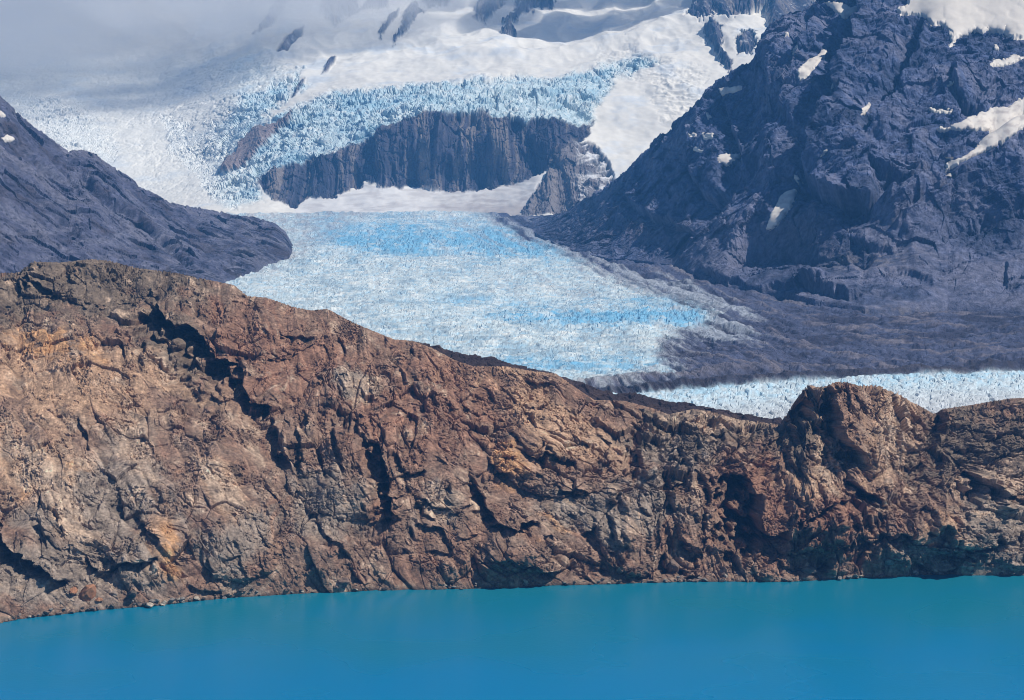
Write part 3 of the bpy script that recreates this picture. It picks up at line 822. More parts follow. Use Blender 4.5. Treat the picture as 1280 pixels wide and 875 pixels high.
CAP = poly(R3, [(860, -200), (858, 22), (815, 42), (830, 55), (880, 62), (925, 68), (950, 98), (990, 92), (1010, 118), (1018, 168), (1042, 140), (1080, 130), (1110, 116), (1130, 132), (1150, 113), (1200, 118), (1240, 140), (1290, 148), (1600, 190), (1600, -330)])
RT = [(650, 276), (678, 271), (709, 265), (722, 254), (743, 244), (764, 230), (784, 213), (815, 182), (843, 155), (860, 139), (888, 107), (912, 93), (933, 81), (947, 64),
      (953, 45), (959, 34), (974, 24), (988, 15), (1012, 10), (1022, 1), (1050, -30), (1100, -60), (1200, -95), (1500, -120)]
RF = [(650, 282), (670, 292), (702, 309), (735, 320), (790, 327), (840, 335), (909, 360), (978, 370), (1019, 383), (1081, 392), (1184, 389), (1280, 395), (1500, 397)]
P, PX, PY, TT = sheet(655, 1420, 1000, RT, RF, [(650, 8000), (709, 7350), (764, 6700), (860, 6200), (959, 6050), (1022, 6000), (1100, 5950), (1280, 5850), (1500, 5800)],
                      lambda x, y: gdepth(y) - 25, 640, 50, 1.0)
# gentle benches at the foot, steep wall above
def bench(P, PX, PY, TT):
    b = np.exp(-((TT - 0.17) / 0.12) ** 2) * sst(830, 960, PX)
    P[..., 1] += 120 * b; P[..., 2] -= (PY - HOR) / F * 120 * b; P[..., 0] += (PX - 640) / F * 120 * b
bench(P, PX, PY, TT)
wx = PX + 6 * fbm(PX / 20, PY / 20, PX * 0, 4, 1); wy = PY + 6 * fbm(PX / 20, PY / 20, PX * 0 + 7, 4, 2)
D = np.zeros(PX.shape, f32)
for pts, A, B, Lr, Ll in [([(1310, 140), (1262, 172), (1225, 196), (1180, 220), (1140, 236), (1090, 256)], 75, 60, 60, 22),
                          ([(1080, -40), (1072, 30), (1052, 90), (1046, 130), (1020, 175), (1000, 215)], 60, 70, 50, 26),
                          ([(1030, 20), (1000, 60), (990, 100), (965, 150)], 40, 40, 30, 16),
                          ([(1160, 20), (1145, 70), (1120, 120), (1100, 150), (1085, 180)], 40, 50, 34, 20),
                          ([(1004, 196), (1010, 222), (1030, 240), (1060, 252), (1100, 250)], 45, 50, 34, 18),
                          ([(905, 110), (915, 150), (925, 195), (928, 210)], 30, 30, 26, 12),
                          ([(870, 150), (862, 180), (860, 215), (880, 240), (915, 232)], 24, 30, 30, 12),
                          ([(905, 330), (925, 312), (960, 308), (1000, 316), (1065, 312), (1100, 330)], -30, 45, 30, 16),
                          ([(870, 335), (905, 350), (950, 362), (990, 355), (1040, 345)], 18, 18, 24, 14),
                          ([(1080, 200), (1110, 215), (1160, 225)], 30, 30, 24, 12), ([(1190, 90), (1200, 125), (1230, 140)], 24, 26, 24, 12),
                          ([(1290, 200), (1240, 225), (1180, 250), (1110, 290)], 26, 26, 24, 10), ([(1300, 270), (1230, 290), (1170, 315)], 20, 26, 24, 10),
                          ([(1060, 290), (1090, 300), (1120, 312)], 10, 10, 20, 10), ([(1255, 335), (1262, 355), (1272, 350)], 7, 9, 12, 9),
                          ([(1000, 345), (1040, 360), (1080, 366)], 18, 20, 20, 9), ([(940, 40), (960, 80), (955, 120)], 20, 24, 20, 12),
                          ([(780, 240), (800, 262), (840, 275), (870, 290)], 20, 20, 20, 10), ([(1100, 335), (1140, 345), (1170, 360)], 8, 8, 18, 9)]:
    fault(D, wx, wy, pts, A, B, Lr, Ll)
side = sst(655, 760, PX)
D = blur(D, 1)
ed = sst(0, .06, TT) * sst(1.2, 1.0, TT) * (.1 + .9 * side)
n0 = normals(P); P0 = P.copy(); DV = n0 * .7 + np.array((0.05, -0.4, 0.15), f32)
P = P + DV * (D * ed)[..., None]
nn = DV
amp = (0.25 + .75 * sst(0, .1, TT)) * (0.2 + .8 * side)
lowm = sst(.40, .12, TT) * sst(700, 800, PX) * (.55 + .45 * sst(-.4, .4, fbm(PX / 60, PY / 30, PX * 0, 3, 55)))
amp = amp * (1 - .72 * lowm)
big = ridged(P0[..., 0] / 420, P0[..., 1] / 420, P0[..., 2] / 520, 4, 6) - .6
wob = 30 * fbm(P0[..., 0] / 240, P0[..., 1] / 240, P0[..., 2] / 240, 3, 8)
rx_ = sst(900, 1040, PX)
rib = (ridged((P0[..., 0] * .86 - P0[..., 2] * .5 + wob) / 90, P0[..., 1] / 400, (P0[..., 0] * .5 + P0[..., 2] * .86) / 420, 5, 12, .6) - .6) * (1 - rx_) + (ridged((P0[..., 2] * .9 - P0[..., 0] * .42 + wob) / 80, P0[..., 1] / 400, (P0[..., 0] * .9 + P0[..., 2] * .42) / 420, 5, 12, .6) - .6) * rx_
P = P + nn * ((56 * big + 40 * rib) * amp)[..., None]
P = fit_skyline(P, TT, RT)
AX, AY = project(P)
sm = np.max([sst(-1.5, 2, inbox(AX, AY, poly(R3, q))) for q, _ in PATCH] + [sst(-1.5, 2, inbox(AX, AY, GULLY)), sst(-1, 3, inbox(AX, AY, CAP))], 0)
cp = sst(-1, 3, inbox(AX, AY, CAP)); P = P * (1 - .95 * cp[..., None]) + blur(P, 26) * (.95 * cp[..., None])
Pb = blur(P, 7); P = P * (1 - .8 * sm[..., None]) + Pb * (.8 * sm[..., None]); AX, AY = project(P)
amp = amp * (1 - .9 * sm)
Q = np.stack([P0[..., 0] * .9 + P0[..., 2] * .43, P0[..., 1], P0[..., 2] * .9 - P0[..., 0] * .43], -1).astype(f32)
dgq = np.where(PX > 980, P0[..., 0] * -.42 + P0[..., 2] * .9, P0[..., 0] * .5 + P0[..., 2] * .86)
P = P + nn * ((15 * facets(Q, 90, 4, 1, .5, .1, (1, 1, 1.6))) * amp)[..., None]
P = P + nn * ((5.5 * facets(Q, 32, 5, 1, .6, .1, (1, 1, 1.5)) + 2.2 * facets(Q, 13, 6, 1.1, .6, .1) + 9 * saw((dgq + wob) / 46) * sst(-.3, .5, fbm(P0[..., 0] / 300, P0[..., 1] / 300, P0[..., 2] / 300, 3, 58)) + 1.3 * fbm(P[..., 0] / 14, P[..., 1] / 14, P[..., 2] / 14, 3, 7, .6)) * amp)[..., None]
Pm = blur(P, 1)
n1 = fbm(P[..., 0] / 260, P[..., 1] / 200, P[..., 2] / 160, 5, 31, .6); n2 = fbm(P[..., 0] / 25, P[..., 1] / 25, P[..., 2] / 25, 4, 32, .6)
n1 = n1 + .7 * rib
dg = P0[..., 0] * .42 + P0[..., 2] * .9; dl_ = P0[..., 0] * .9 - P0[..., 2] * .42
stk = fbm(dl_ / 260, P0[..., 1] / 300, (dg + wob) / 26, 4, 36, .6)
stk2 = fbm(dg / 220, P0[..., 1] / 300, (dl_ + wob) / 22, 4, 37, .6)
stk = stk * sst(900, 1050, PX) + stk2 * sst(1050, 900, PX)
c = np.zeros(P.shape, f32) + np.array((0.082, 0.108, 0.205), f32)
c = mixc(c, (0.15, 0.165, 0.25), sst(.0, .7, stk)); c = mixc(c, (0.032, 0.048, 0.10), sst(.0, .8, -stk))
low = sst(.42, .15, TT) * sst(760, 900, PX)
c = mixc(c, (0.135, 0.142, 0.205), np.clip(sst(-.1, .8, n1) * .5 + low * (.6 + .3 * stk) + .6 * sst(800, 720, PX) , 0, 1))  # low slopes and left end painted paler as if sunlit, plus purple scree
c = mixc(c, (0.028, 0.042, 0.088), sst(.1, .8, -n1) * .7)
scree = np.exp(-((PX - 985 + (PY - 260) * .2) / 45) ** 2) * np.exp(-((PY - 285) / 30) ** 2) + np.exp(-((PX - 800) / 70) ** 2) * np.exp(-((PY - 285) / 16) ** 2)
c = mixc(c, (0.12, 0.115, 0.155), np.clip(scree, 0, 1) * .8)
pale = np.exp(-((PX - 1080) / 60) ** 2) * np.exp(-((PY - 322) / 20) ** 2) + np.exp(-((PX - 1120) / 60) ** 2) * np.exp(-((PY - 385) / 5) ** 2)
c = mixc(c, (0.19, 0.165, 0.15), np.clip(pale, 0, 1) * .6 * sst(-.3, .5, n2))
c = np.clip(c * (1 + .3 * n2)[..., None], .015, .5)
grid_object('mountain_right', P, c, M_DARK, label='huge dark blue rock mountain on the right with scattered snow patches')
for pts, lab in PATCH:
    snow_patch('snow_patch', Pm, AX, AY, poly(R3, pts), lab, 6, G1, edge_px=0.9, dirt=.3)
snow_patch('snow_gully', Pm, AX, AY, GULLY,
           'long forked snow gully cutting into the side of the dark mountain', 8, G1, dirt=.4, edge_px=1.2, cat='snow gully', thin=2.2)
snow_patch('snow_field', Pm, AX, AY, CAP,
           'broad smooth snow cap on the shoulder of the dark mountain', 10, None, dirt=.08, edge_px=3.0, cat='snow field')

# ================================================================== BACK WALL
CP = [(250, 268, 8400), (330, 268, 8400), (450, 267, 8400), (557, 267, 8400), (650, 268, 8380), (760, 270, 8300), (-100, 268, 8600), (100, 268, 8600),
      (84, 190, 9700), (200, 240, 9000), (250, 200, 9600), (150, 150, 10500), (50, 130, 11000), (300, 235, 8750), (-100, 110, 11500), (-100, 0, 12500), (0, 0, 12500), (200, 0, 12500), (200, 100, 11300), (-100, -70, 13500), (200, -70, 13500),
      (295, 130, 10000), (330, 60, 10900), (400, 0, 11500), (400, -70, 12500),
      (388, 247, 8620), (454, 234, 8690), (520, 236, 8710), (557, 237, 8710), (612, 238, 8710), (643, 230, 8700), (690, 208, 8720),
      (345, 212, 8790), (420, 192, 8810), (489, 157, 8830), (527, 140, 8840), (557, 139, 8845), (599, 138, 8850), (626, 144, 8850), (674, 144, 8850), (712, 155, 8850),
      (360, 190, 9000), (380, 165, 9150), (420, 112, 9750), (489, 108, 9650), (557, 101, 9600), (643, 95, 9600), (712, 89, 9600), (815, 67, 9700),
      (489, 60, 10600), (557, 55, 10500), (640, 62, 10200), (700, 60, 10300), (780, 50, 10300), (600, 0, 11700), (500, 0, 11500), (700, 0, 11700), (800, 0, 11600), (860, 28, 10300), (600, -70, 12800), (800, -70, 12700),
      (767, 225, 8550), (740, 150, 9050), (800, 120, 9250), (850, 100, 9350), (850, 150, 8950), (712, 200, 8650), (668, 236, 8560), (760, 195, 8750),
      (900, 60, 9750), (930, 20, 10050), (950, 90, 9400), (1000, -5, 10600), (1100, 100, 9500), (1100, 0, 10500), (1100, -70, 11500), (1150, 268, 8400), (900, 268, 8350), (900, 190, 8900)]
A_ = np.array(CP, np.float64)
sc_ = np.array([1.0, 1.6])
def rbf_fit(A_):
    X = A_[:, :2] * sc_
    K = np.sqrt(((X[:, None] - X[None]) ** 2).sum(-1) + 4.0)
    n = len(X)
    Pm_ = np.concatenate([X, np.ones((n, 1))], 1)
    M = np.zeros((n + 3, n + 3)); M[:n, :n] = K - np.eye(n) * 1.5; M[:n, n:] = Pm_; M[n:, :n] = Pm_.T
    w = np.linalg.solve(M, np.concatenate([A_[:, 2], np.zeros(3)]))
    return X, w
RX, RW = rbf_fit(A_)
NXb, NYb = 1250, 560
cx = wide_cols(-150, 1130, NXb, -700, 1500, 60)
py = np.linspace(276, -75, NYb)[:, None]
PX = cx + 0 * py; PY = py + 0 * cx
Y = np.zeros(PX.shape, f32)
for i in range(len(RX)):
    Y += (RW[i] * np.sqrt((PX - RX[i, 0]) ** 2 + (PY * 1.6 - RX[i, 1]) ** 2 + 4.0)).astype(f32)
Y += (RW[-3] * PX + RW[-2] * PY * 1.6 + RW[-1]).astype(f32)
# carry the outline of the cliff foot and top sharply
P = W(PX, PY, Y)
wn1 = fbm(PX / 14, PY / 14, PX * 0, 5, 3, .6); wn2 = fbm(PX / 14, PY / 14, PX * 0 + 5, 5, 4, .6)
wX = PX + 4 * wn1; wY = PY + 4 * wn2
R1, R2 = (0, 0), (420, 0)
CLIFF = [(320, 225), (345, 212), (385, 200), (420, 192), (447, 176), (489, 156), (513, 145), (527, 137), (557, 139), (599, 137), (626, 145), (654, 151), (674, 144), (695, 146), (710, 151), (722, 158), (742, 148), (738, 168), (722, 176), (712, 186), (700, 200), (690, 209), (665, 222), (643, 230),
         (612, 238), (568, 238), (557, 235), (506, 235), (454, 231), (440, 237), (409, 247), (388, 245), (366, 257), (340, 246)]
GREYR = [(712, 172), (733, 177), (750, 190), (760, 203), (768, 225), (755, 240), (740, 250), (719, 258), (712, 272), (655, 272), (667, 237), (681, 223), (697, 204)]
SPINE = poly(R1, [(798, 630), (815, 600), (850, 570), (900, 490), (930, 480), (1000, 450), (1085, 398), (1045, 445), (990, 490), (930, 565), (880, 600), (812, 634)])
ICEF = [(290, 262), (262, 248), (235, 205), (262, 190), (300, 182), (335, 150), (380, 126), (420, 113), (465, 109), (557, 100), (643, 95), (695, 95), (712, 89), (750, 80), (781, 73), (815, 66), (822, 78), (800, 90), (770, 102), (757, 120), (745, 140), (742, 150), (716, 166), (680, 160), (626, 150), (527, 145), (447, 182), (400, 202), (345, 216), (322, 230), (330, 250)]
UPI = poly(R1, [(600, 420), (680, 480), (800, 440), (880, 380), (960, 330), (1040, 300), (1090, 260), (1110, 290), (1040, 360), (960, 430), (930, 480), (850, 560), (800, 620), (700, 620), (640, 560)])
LEFTI = poly(R1, [(0, 340), (100, 360), (300, 400), (420, 500), (420, 560), (330, 600), (240, 560), (150, 480), (60, 400)])
APRON = [(366, 258), (388, 245), (409, 247), (440, 237), (454, 231), (506, 235), (557, 235), (568, 238), (612, 238), (643, 230), (665, 222), (690, 209), (700, 205), (681, 225), (668, 240), (657, 272), (500, 270), (372, 268)]
d_cl = inpoly(wX, wY, CLIFF); d_gr = inpoly(wX, wY, GREYR); d_sp = inpoly(PX + 2.2 * wn1, PY + 3 * wn2, SPINE) + 1.5 * fbm(PX / 5, PY / 5, PX * 0, 4, 6, .65)
d_ic = inpoly(PX + 5 * wn1, PY + 4 * wn2, ICEF); d_up = inpoly(PX + 9 * wn1, PY + 8 * wn2, UPI); d_le = inpoly(PX + 12 * wn1, PY + 9 * wn2, LEFTI); d_ap = inpoly(PX, PY, APRON)
CR = [(R2, [(215, 155), (238, 110), (250, 60), (282, 12), (318, 50), (272, 80), (245, 130)]), (R2, [(150, 118), (200, 60), (228, 42), (220, 70), (180, 104), (156, 130)]),
      (R2, [(505, 58), (520, 20), (560, -60), (680, -60), (590, 40), (540, 78)]), (R2, [(612, 78), (650, 40), (690, -60), (790, -60), (792, 40), (720, 42), (670, 42), (655, 65)]), (R2, [(600, 125), (625, 88), (645, 100), (648, 126)]),
      (R2, [(290, -60), (430, -60), (410, 12), (330, 20)]), (R2, [(60, 48), (110, 10), (200, -60), (190, 10), (130, 28)]),
      (R3, [(60, 70), (90, -60), (330, -60), (330, 10), (290, 25), (210, 70), (160, 60), (110, 82)]), (R3, [(118, 118), (150, 78), (180, 100), (184, 170), (212, 220), (222, 268), (185, 240), (150, 170)]), (R3, [(236, 130), (290, 108), (304, 160), (296, 192), (240, 192)]),
      (R3, [(335, -60), (345, 60), (360, 130), (480, 130), (560, -60)]),
      (R1, [(1168, 268), (1192, 215), (1224, 192), (1216, 225), (1184, 262)]), (R1, [(1052, 358), (1078, 312), (1114, 282), (1108, 300), (1072, 350)]),
      (R1, [(1005, 185), (1050, 130), (1105, 80), (1100, 130), (1040, 185)]), (R1, [(930, 140), (980, 60), (1040, -60), (1100, -60), (1000, 90)]), (R1, [(1160, 40), (1200, -60), (1300, -60), (1290, 50), (1220, 66)])]
wn3 = fbm(PX / 5, PY / 5, PX * 0, 4, 6, .65)
d_crs = [inbox(PX + (1.3 if i in (11, 12, 13) else 3.2) * wn1, PY + (1.6 if i in (11, 12, 13) else 4.5) * wn2, poly(r, q)) + (.6 if i in (11, 12, 13) else 2.8) * wn3 + (-.2 if i in (11, 12, 13) else .8) for i, (r, q) in enumerate(CR)]
d_cr = np.max(np.stack(d_crs), 0)
m_rock = np.clip(sst(-1.5, 1.5, d_cl) + sst(-1.5, 1.5, d_gr) + sst(-1.5, 1.5, d_cr) + sst(-1.2, 1.2, d_sp), 0, 1)
# bare rock ribs in the pale snow tongue at right
WIDE = [(-200, 60), (330, 60), (380, 100), (330, 150), (300, 190), (262, 215), (290, 262), (200, 262), (100, 230), (-200, 200)]
d_wi = inpoly(PX + 12 * wn1, PY + 8 * wn2, WIDE)
m_ice = np.clip(sst(-5, 9, d_ic) + .75 * sst(-8, 8, d_up) + .5 * sst(-10, 12, d_le) + .45 * sst(-10, 30, d_wi), 0, 1) * (1 - m_rock)
m_apr = sst(-1, 1, d_ap) * (1 - m_rock) * (1 - m_ice)
nn = normals(blur(P, 4))
nn = nn / np.linalg.norm(nn, axis=-1, keepdims=True)
hgt = P[..., 2]
X0, Y0 = P[..., 0], P[..., 1]
# the cliff: buttresses and vertical grooves
wob = 16 * fbm(X0 / 200, Y0 / 200, hgt / 300, 3, 8)
but = ridged((X0 + wob) / 240, Y0 * 0, hgt / 900, 2, 5) - .6
grv = ridged((X0 + wob) / 55, Y0 * 0, hgt / 420, 5, 6, .6) - .6
rockd = 120 * but + 34 * grv + 14 * facets(np.stack([X0 + wob, Y0, hgt], -1), 55, 7, 1, .5, .2, (1, 1, 1.8)) + 5 * facets(P, 22, 8, 1, .6, .2, (1, 1, 1.4))
nrm_h = np.stack([nn[..., 0], nn[..., 1], nn[..., 2]], -1)
# serac field
sw = 30 * fbm(X0 / 160, Y0 / 160, hgt / 160, 3, 9)
Qs = np.stack([X0 + sw, Y0 * .6, hgt * 1.1 + sw], -1)
serd = 18 * facets(Qs, 52, 10, .9, .7, .5) + 11 * facets(Qs, 24, 11, 1., .6, .4) + 5 * facets(Qs, 12, 12, 1, .6, .3)
snowd = 14 * fbm(X0 / 400, Y0 / 400, hgt / 250, 4, 13) + 5 * fbm(X0 / 120, Y0 / 300, hgt / 60, 3, 14)
snowd = snowd + 60 * np.exp(-((PY - interp(PX, [(300, 110), (420, 100), (557, 70), (700, 66), (790, 50), (860, 27), (950, 20)])) / 7) ** 2) * sst(500, 620, PX) * .5
crv = sst(12, -6, np.abs(inpoly(PX, PY, [(735, 62), (860, 62), (900, 110), (850, 160), (790, 110)])))
crev = ridged(X0 / 110, Y0 / 200, hgt / 26, 3, 15) - .72
cm = sst(6, 30, inpoly(PX + 12 * wn1, PY + 12 * wn2, [(730, 50), (830, 50), (900, 90), (880, 165), (830, 170), (800, 110), (750, 100)]))
fold = ridged((X0 + .8 * hgt) / 420, Y0 / 900, (hgt - .4 * X0) / 500, 3, 29) - .6
snowd = snowd + 34 * fold * sst(100, 50, PY) + 6 * fold
snowd = snowd + 60 * (ridged(X0 / 900, Y0 / 900, hgt / 500, 3, 19) - .6) * sst(110, 40, PY)
snowd += 34 * np.clip(crev, -.3, 1) * cm
serd = (serd + 22 * facets(Qs, 110, 13, .9, .8, .5)) * (.55 + .8 * sst(-.6, .6, fbm(X0 / 350, Y0 / 350, hgt / 180, 3, 77)))
serd = serd * (1 - .6 * sst(340, 230, PX))
bnd = sst(.10, .32, ridged((X0 + hgt) / 240, Y0 * 0, (hgt - .35 * X0) / 62, 3, 47) - .52) * sst(712, 738, PX) * sst(0, 2, d_gr)
P = P + nn * (m_rock * (1 - .7 * bnd) * rockd * (0.35 + .65 * sst(-1.5, 6, np.maximum(d_cl, d_gr))) + m_ice * serd + (1 - m_rock - m_ice) * snowd + 55 * sst(-2, 9, d_cr) + 25 * sst(-2, 4, d_sp))[..., None]
# snow crest over the far bowl
n1 = fbm(X0 / 260, Y0 / 260, hgt / 120, 5, 31, .6); n2 = fbm(X0 / 28, Y0 / 28, hgt / 28, 4, 32, .6)
c = np.zeros(P.shape, f32) + np.array((0.76, 0.735, 0.67), f32)
c = mixc(c, (0.55, 0.62, 0.69), sst(0, 1, n1) * .6)
ci = np.zeros(P.shape, f32) + np.array((0.50, 0.62, 0.66), f32)
ci = mixc(ci, (0.27, 0.46, 0.57), sst(-.35, .75, n1 + .5 * n2) * .75 * (1 - .7 * sst(340, 230, PX)))
ci = mixc(ci, (0.74, 0.75, 0.72), np.clip(sst(.1, .9, n2 - .3 * n1) * .7 + .85 * sst(330, 240, PX), 0, 1))
cr_ = np.zeros(P.shape, f32) + np.array((0.070, 0.070, 0.098), f32)
stv = fbm((X0 + wob) / 36, Y0 * 0, hgt / 420, 4, 33, .6)
cr_ = mixc(cr_, (0.20, 0.175, 0.165), sst(-.05, .6, stv)); cr_ = mixc(cr_, (0.035, 0.038, 0.06), sst(.1, .6, -stv))
cr_ = mixc(cr_, (0.22, 0.20, 0.20), sst(-2, 6, d_gr) * .7)
cr_ = mixc(cr_, (0.26, 0.21, 0.20), sst(-2, 2, d_sp) * .8)
# ledges that hold snow
cr_ = mixc(cr_, (0.68, 0.68, 0.68), bnd * .95)
led = sst(.25, .55, ridged(X0 / 130, Y0 / 130, (hgt + .3 * X0) / 30, 3, 41) - .45)
cr_ = mixc(cr_, (0.7, 0.71, 0.73), led * (sst(0, 3, d_gr) * sst(705, 730, PX) * .95 + .85 * sst(0, 2, d_sp) * sst(.2, .6, n2) + .7 * sst(0, 2, d_cr) * sst(-.2, .3, n2)) )
ca_ = np.zeros(P.shape, f32) + np.array((0.70, 0.69, 0.67), f32)
ca_ = mixc(ca_, (0.36, 0.33, 0.32), np.clip(sst(500, 660, PX + 40 * n1) * sst(236, 262, PY + 8 * n2) + .45 * sst(-.1, .7, fbm(PX / 30, PY / 4, PX * 0, 4, 35)), 0, 1) * .85)
m_s = np.clip(1 - m_rock - m_ice - m_apr, 0, 1)
c = c * m_s[..., None] + ci * m_ice[..., None] + cr_ * m_rock[..., None] + ca_ * m_apr[..., None]
c = np.clip(c * (1 + .05 * n2)[..., None], .02, .85)
K = np.stack([fm(m_s), fm(m_ice), fm(m_rock), fm(m_apr)]).argmax(0)
ys_, xs_ = fm(PY), fm(PX)
isg = fm(d_gr) > fm(d_cl)
iscr = fm(d_cr) > np.maximum(fm(d_cl), fm(d_gr))
issp = (fm(d_sp) > -2)
leftice = (xs_ < 300) & (fm(d_ic) < 0)
grid_object('snow_mountain', P, c, M_SNOW, K == 0, True, label='wide white snow slopes of the mountain behind the icefall')
grid_object('icefall', P, c, M_ICE, (K == 1) & ~leftice, label='blue white icefall of broken blocks above the dark cliff')
grid_object('upper_glacier', P, c, M_ICE, (K == 1) & leftice, label='pale crevassed ice slope fading up into the mist')
grid_object('rock_cliff', P, c, M_HEAD, (K == 2) & ~isg & ~iscr & ~issp, label='dark vertical rock cliff with grooves under the icefall')
grid_object('grey_rock_buttress', P, c, M_HEAD, (K == 2) & isg & ~iscr & ~issp, label='lighter grey rock buttress beside the cliff with snow ledges')
grid_object('rock_crags', P, c, M_HEAD, (K == 2) & iscr & ~issp, label='dark rock crags sticking out of the upper snow')
grid_object('rock_spine', P, c, M_HEAD, (K == 2) & issp, label='slanting reddish rock spine between two ice streams')
grid_object('snow_apron', P, c, M_SNOW, K == 3, True, label='dirty snow apron at the foot of the dark cliff')

# ================================================================== SHORE BOULDERS
def boulder_mesh(name, seed, flat=0.7, sub=3):
    import bmesh
    bm = bmesh.new()
    bmesh.ops.create_icosphere(bm, subdivisions=sub, radius=1)
    r = np.random.RandomState(seed)
    V = np.array([v.co[:] for v in bm.verts])
    for _ in range(16):
        n = r.normal(size=3); n /= np.linalg.norm(n)
        d = r.uniform(0.5, 0.88)
        s = V @ n - d
        V = V - np.clip(s, 0, None)[:, None] * n
    V += 0.03 * r.normal(size=V.shape)
    V[:, 2] *= flat
    for v, co in zip(bm.verts, V): v.co = co
    me = bpy.data.meshes.new(name); bm.to_mesh(me); bm.free()
    return me
def stone_material(name, col):
    m, nt, b = material(name)
    N, L = nt.nodes, nt.links
    tc = N.new('ShaderNodeTexCoord'); n = N.new('ShaderNodeTexNoise'); n.inputs['Scale'].default_value = 2.5; n.inputs['Detail'].default_value = 6
    L.new(tc.outputs['Object'], n.inputs['Vector'])
    cr = N.new('ShaderNodeValToRGB')
    cr.color_ramp.elements[0].position = .3; cr.color_ramp.elements[0].color = tuple(x * .55 for x in col) + (1,)
    cr.color_ramp.elements[1].position = .7; cr.color_ramp.elements[1].color = tuple(min(1, x * 1.25) for x in col) + (1,)
    L.new(n.outputs['Fac'], cr.inputs['Fac']); L.new(cr.outputs['Color'], b.inputs['Base Color'])
    b.inputs['Roughness'].default_value = .9
    bp = N.new('ShaderNodeBump'); bp.inputs['Strength'].default_value = .6; bp.inputs['Distance'].default_value = .3
    L.new(n.outputs['Fac'], bp.inputs['Height']); L.new(bp.outputs['Normal'], b.inputs['Normal'])
    return m
SM = {'grey': stone_material('grey_stone', (0.22, 0.20, 0.18)), 'pale': stone_material('pale_stone', (0.42, 0.36, 0.29)), 'orange': stone_material('rusty_stone', (0.36, 0.17, 0.09)), 'brown': stone_material('brown_stone', (0.20, 0.14, 0.11)), 'dark': stone_material('dark_stone', (0.09, 0.075, 0.065))}
BM = {}
for kk in SM:
    for sd_ in range(4):
        me = boulder_mesh('boulder', 100 + sd_ + len(kk) * 10, 0.75); me.materials.append(SM[kk]); BM[kk, sd_] = me
def put_boulder(px, py, size, kind, label, group, sd_, rz, sq=(1, 1, 1)):
    m = (RIDGE_PX - px) ** 2 + (RIDGE_PY - py) ** 2
    i = np.unravel_index(np.argmin(m), m.shape)
    q = RIDGE_P[i]
    o = bpy.data.objects.new('boulder', BM[kind, sd_]); COL.objects.link(o)
    o.location = (float(q[0]), float(q[1]) - size * .3, max(float(q[2]), 0) + size * .22)
    o.scale = (size * sq[0], size * sq[1], size * sq[2]); o.rotation_euler = (random.uniform(-.25, .25), random.uniform(-.25, .25), rz)
    tag(o, label, 'boulder', group)
big_b = [(111, 741, 9.0, 'orange', 'large rusty orange angular boulder standing near the left-hand shore', (1.1, .8, 1.25)),
         (92, 738, 5.0, 'orange', 'smaller rusty slab leaning left of the large orange boulder', (1.3, .8, .7)),
         (124, 750, 4.0, 'orange', 'broken rusty block just below the large orange boulder', (1, 1, .8)),
         (186, 757, 5.0, 'pale', 'pale flat boulder at the waterline below the yellow rock face', (1.5, 1, .7)),
         (205, 755, 3.6, 'pale', 'pale rounded boulder beside the flat one at the water', (1, 1, 1)),
         (228, 751, 3.4, 'pale', 'whitish boulder at the left end of the dark undercut', (1.3, 1, .8)),
         (246, 748, 3.0, 'pale', 'small whitish block in front of the dark undercut', (1.2, 1, .8)),
         (165, 745, 5.2, 'dark', 'dark blocky boulder above the pale ones', (1.2, 1, 1)),
         (845, 700, 9.0, 'brown', 'big rounded brown boulder at the foot of the grey buttress', (1.0, .9, 1.1)),
         (1010, 712, 6.5, 'brown', 'brown boulder low on the slope under the red rock', (1.3, 1, .9)),
         (1112, 703, 5.5, 'grey', 'grey block in the rubble gully', (1.1, 1, 1)),
         (430, 728, 5.5, 'brown', 'brown slab near the water under the dark slots', (1.4, 1, .8))]
for i, (x, y, s_, kd, lb, sq) in enumerate(big_b):
    put_boulder(x, y, s_, kd, lb, None, i % 4, i * 1.7, sq)
for i in range(230):
    x = random.uniform(5, 1275)
    if i < 90: x = random.choice([random.gauss(210, 60), random.gauss(1110, 40), random.gauss(860, 50), random.gauss(100, 50)])
    ys = float(interp(x, SHORE))
    dy = abs(random.gauss(0, 4.0)) + 0.5
    if 1090 < x < 1130: dy = random.uniform(0, 60)
    put_boulder(x, ys - dy, random.choice([1.1, 1.5, 1.9, 2.4, 3.2]), random.choice(['grey', 'brown', 'pale', 'dark', 'grey', 'brown']), 'small loose rock lying along the far shore of the lake', 'small rocks along the waterline', i % 4, random.uniform(0, 6.28), (random.uniform(.9, 1.5), 1, random.uniform(.6, 1)))

# ================================================================== MIST on the far mountain, unseen shading cloud added over it, haze
def lump(name, blobs, sub=4):
    import bmesh
    bm = bmesh.new()
    for (x, y, z), (a, b_, c_) in blobs:
        g = bmesh.ops.create_icosphere(bm, subdivisions=sub, radius=1)
        for v in g['verts']:
            v.co = Vector((x + v.co.x * a, y + v.co.y * b_, z + v.co.z * c_))
    me = bpy.data.meshes.new(name); bm.to_mesh(me); bm.free()
    o = bpy.data.objects.new(name, me); COL.objects.link(o)
    return o
def at(px, py, Y): return ((px - 640) / F * Y, Y, HC + (HOR - py) / F * Y)
mm = bpy.data.materials.new('mist'); mm.use_nodes = True
nt = mm.node_tree; N, L = nt.nodes, nt.links
N.remove(N['Principled BSDF'])
pv = N.new('ShaderNodeVolumePrincipled'); pv.inputs['Color'].default_value = (0.99, 0.99, 0.99, 1); pv.inputs['Anisotropy'].default_value = 0.0
L.new(pv.outputs['Volume'], N['Material Output'].inputs['Volume'])
tc = N.new('ShaderNodeTexCoord')
ln = N.new('ShaderNodeVectorMath'); ln.operation = 'LENGTH'
L.new(tc.outputs['Object'], ln.inputs[0])
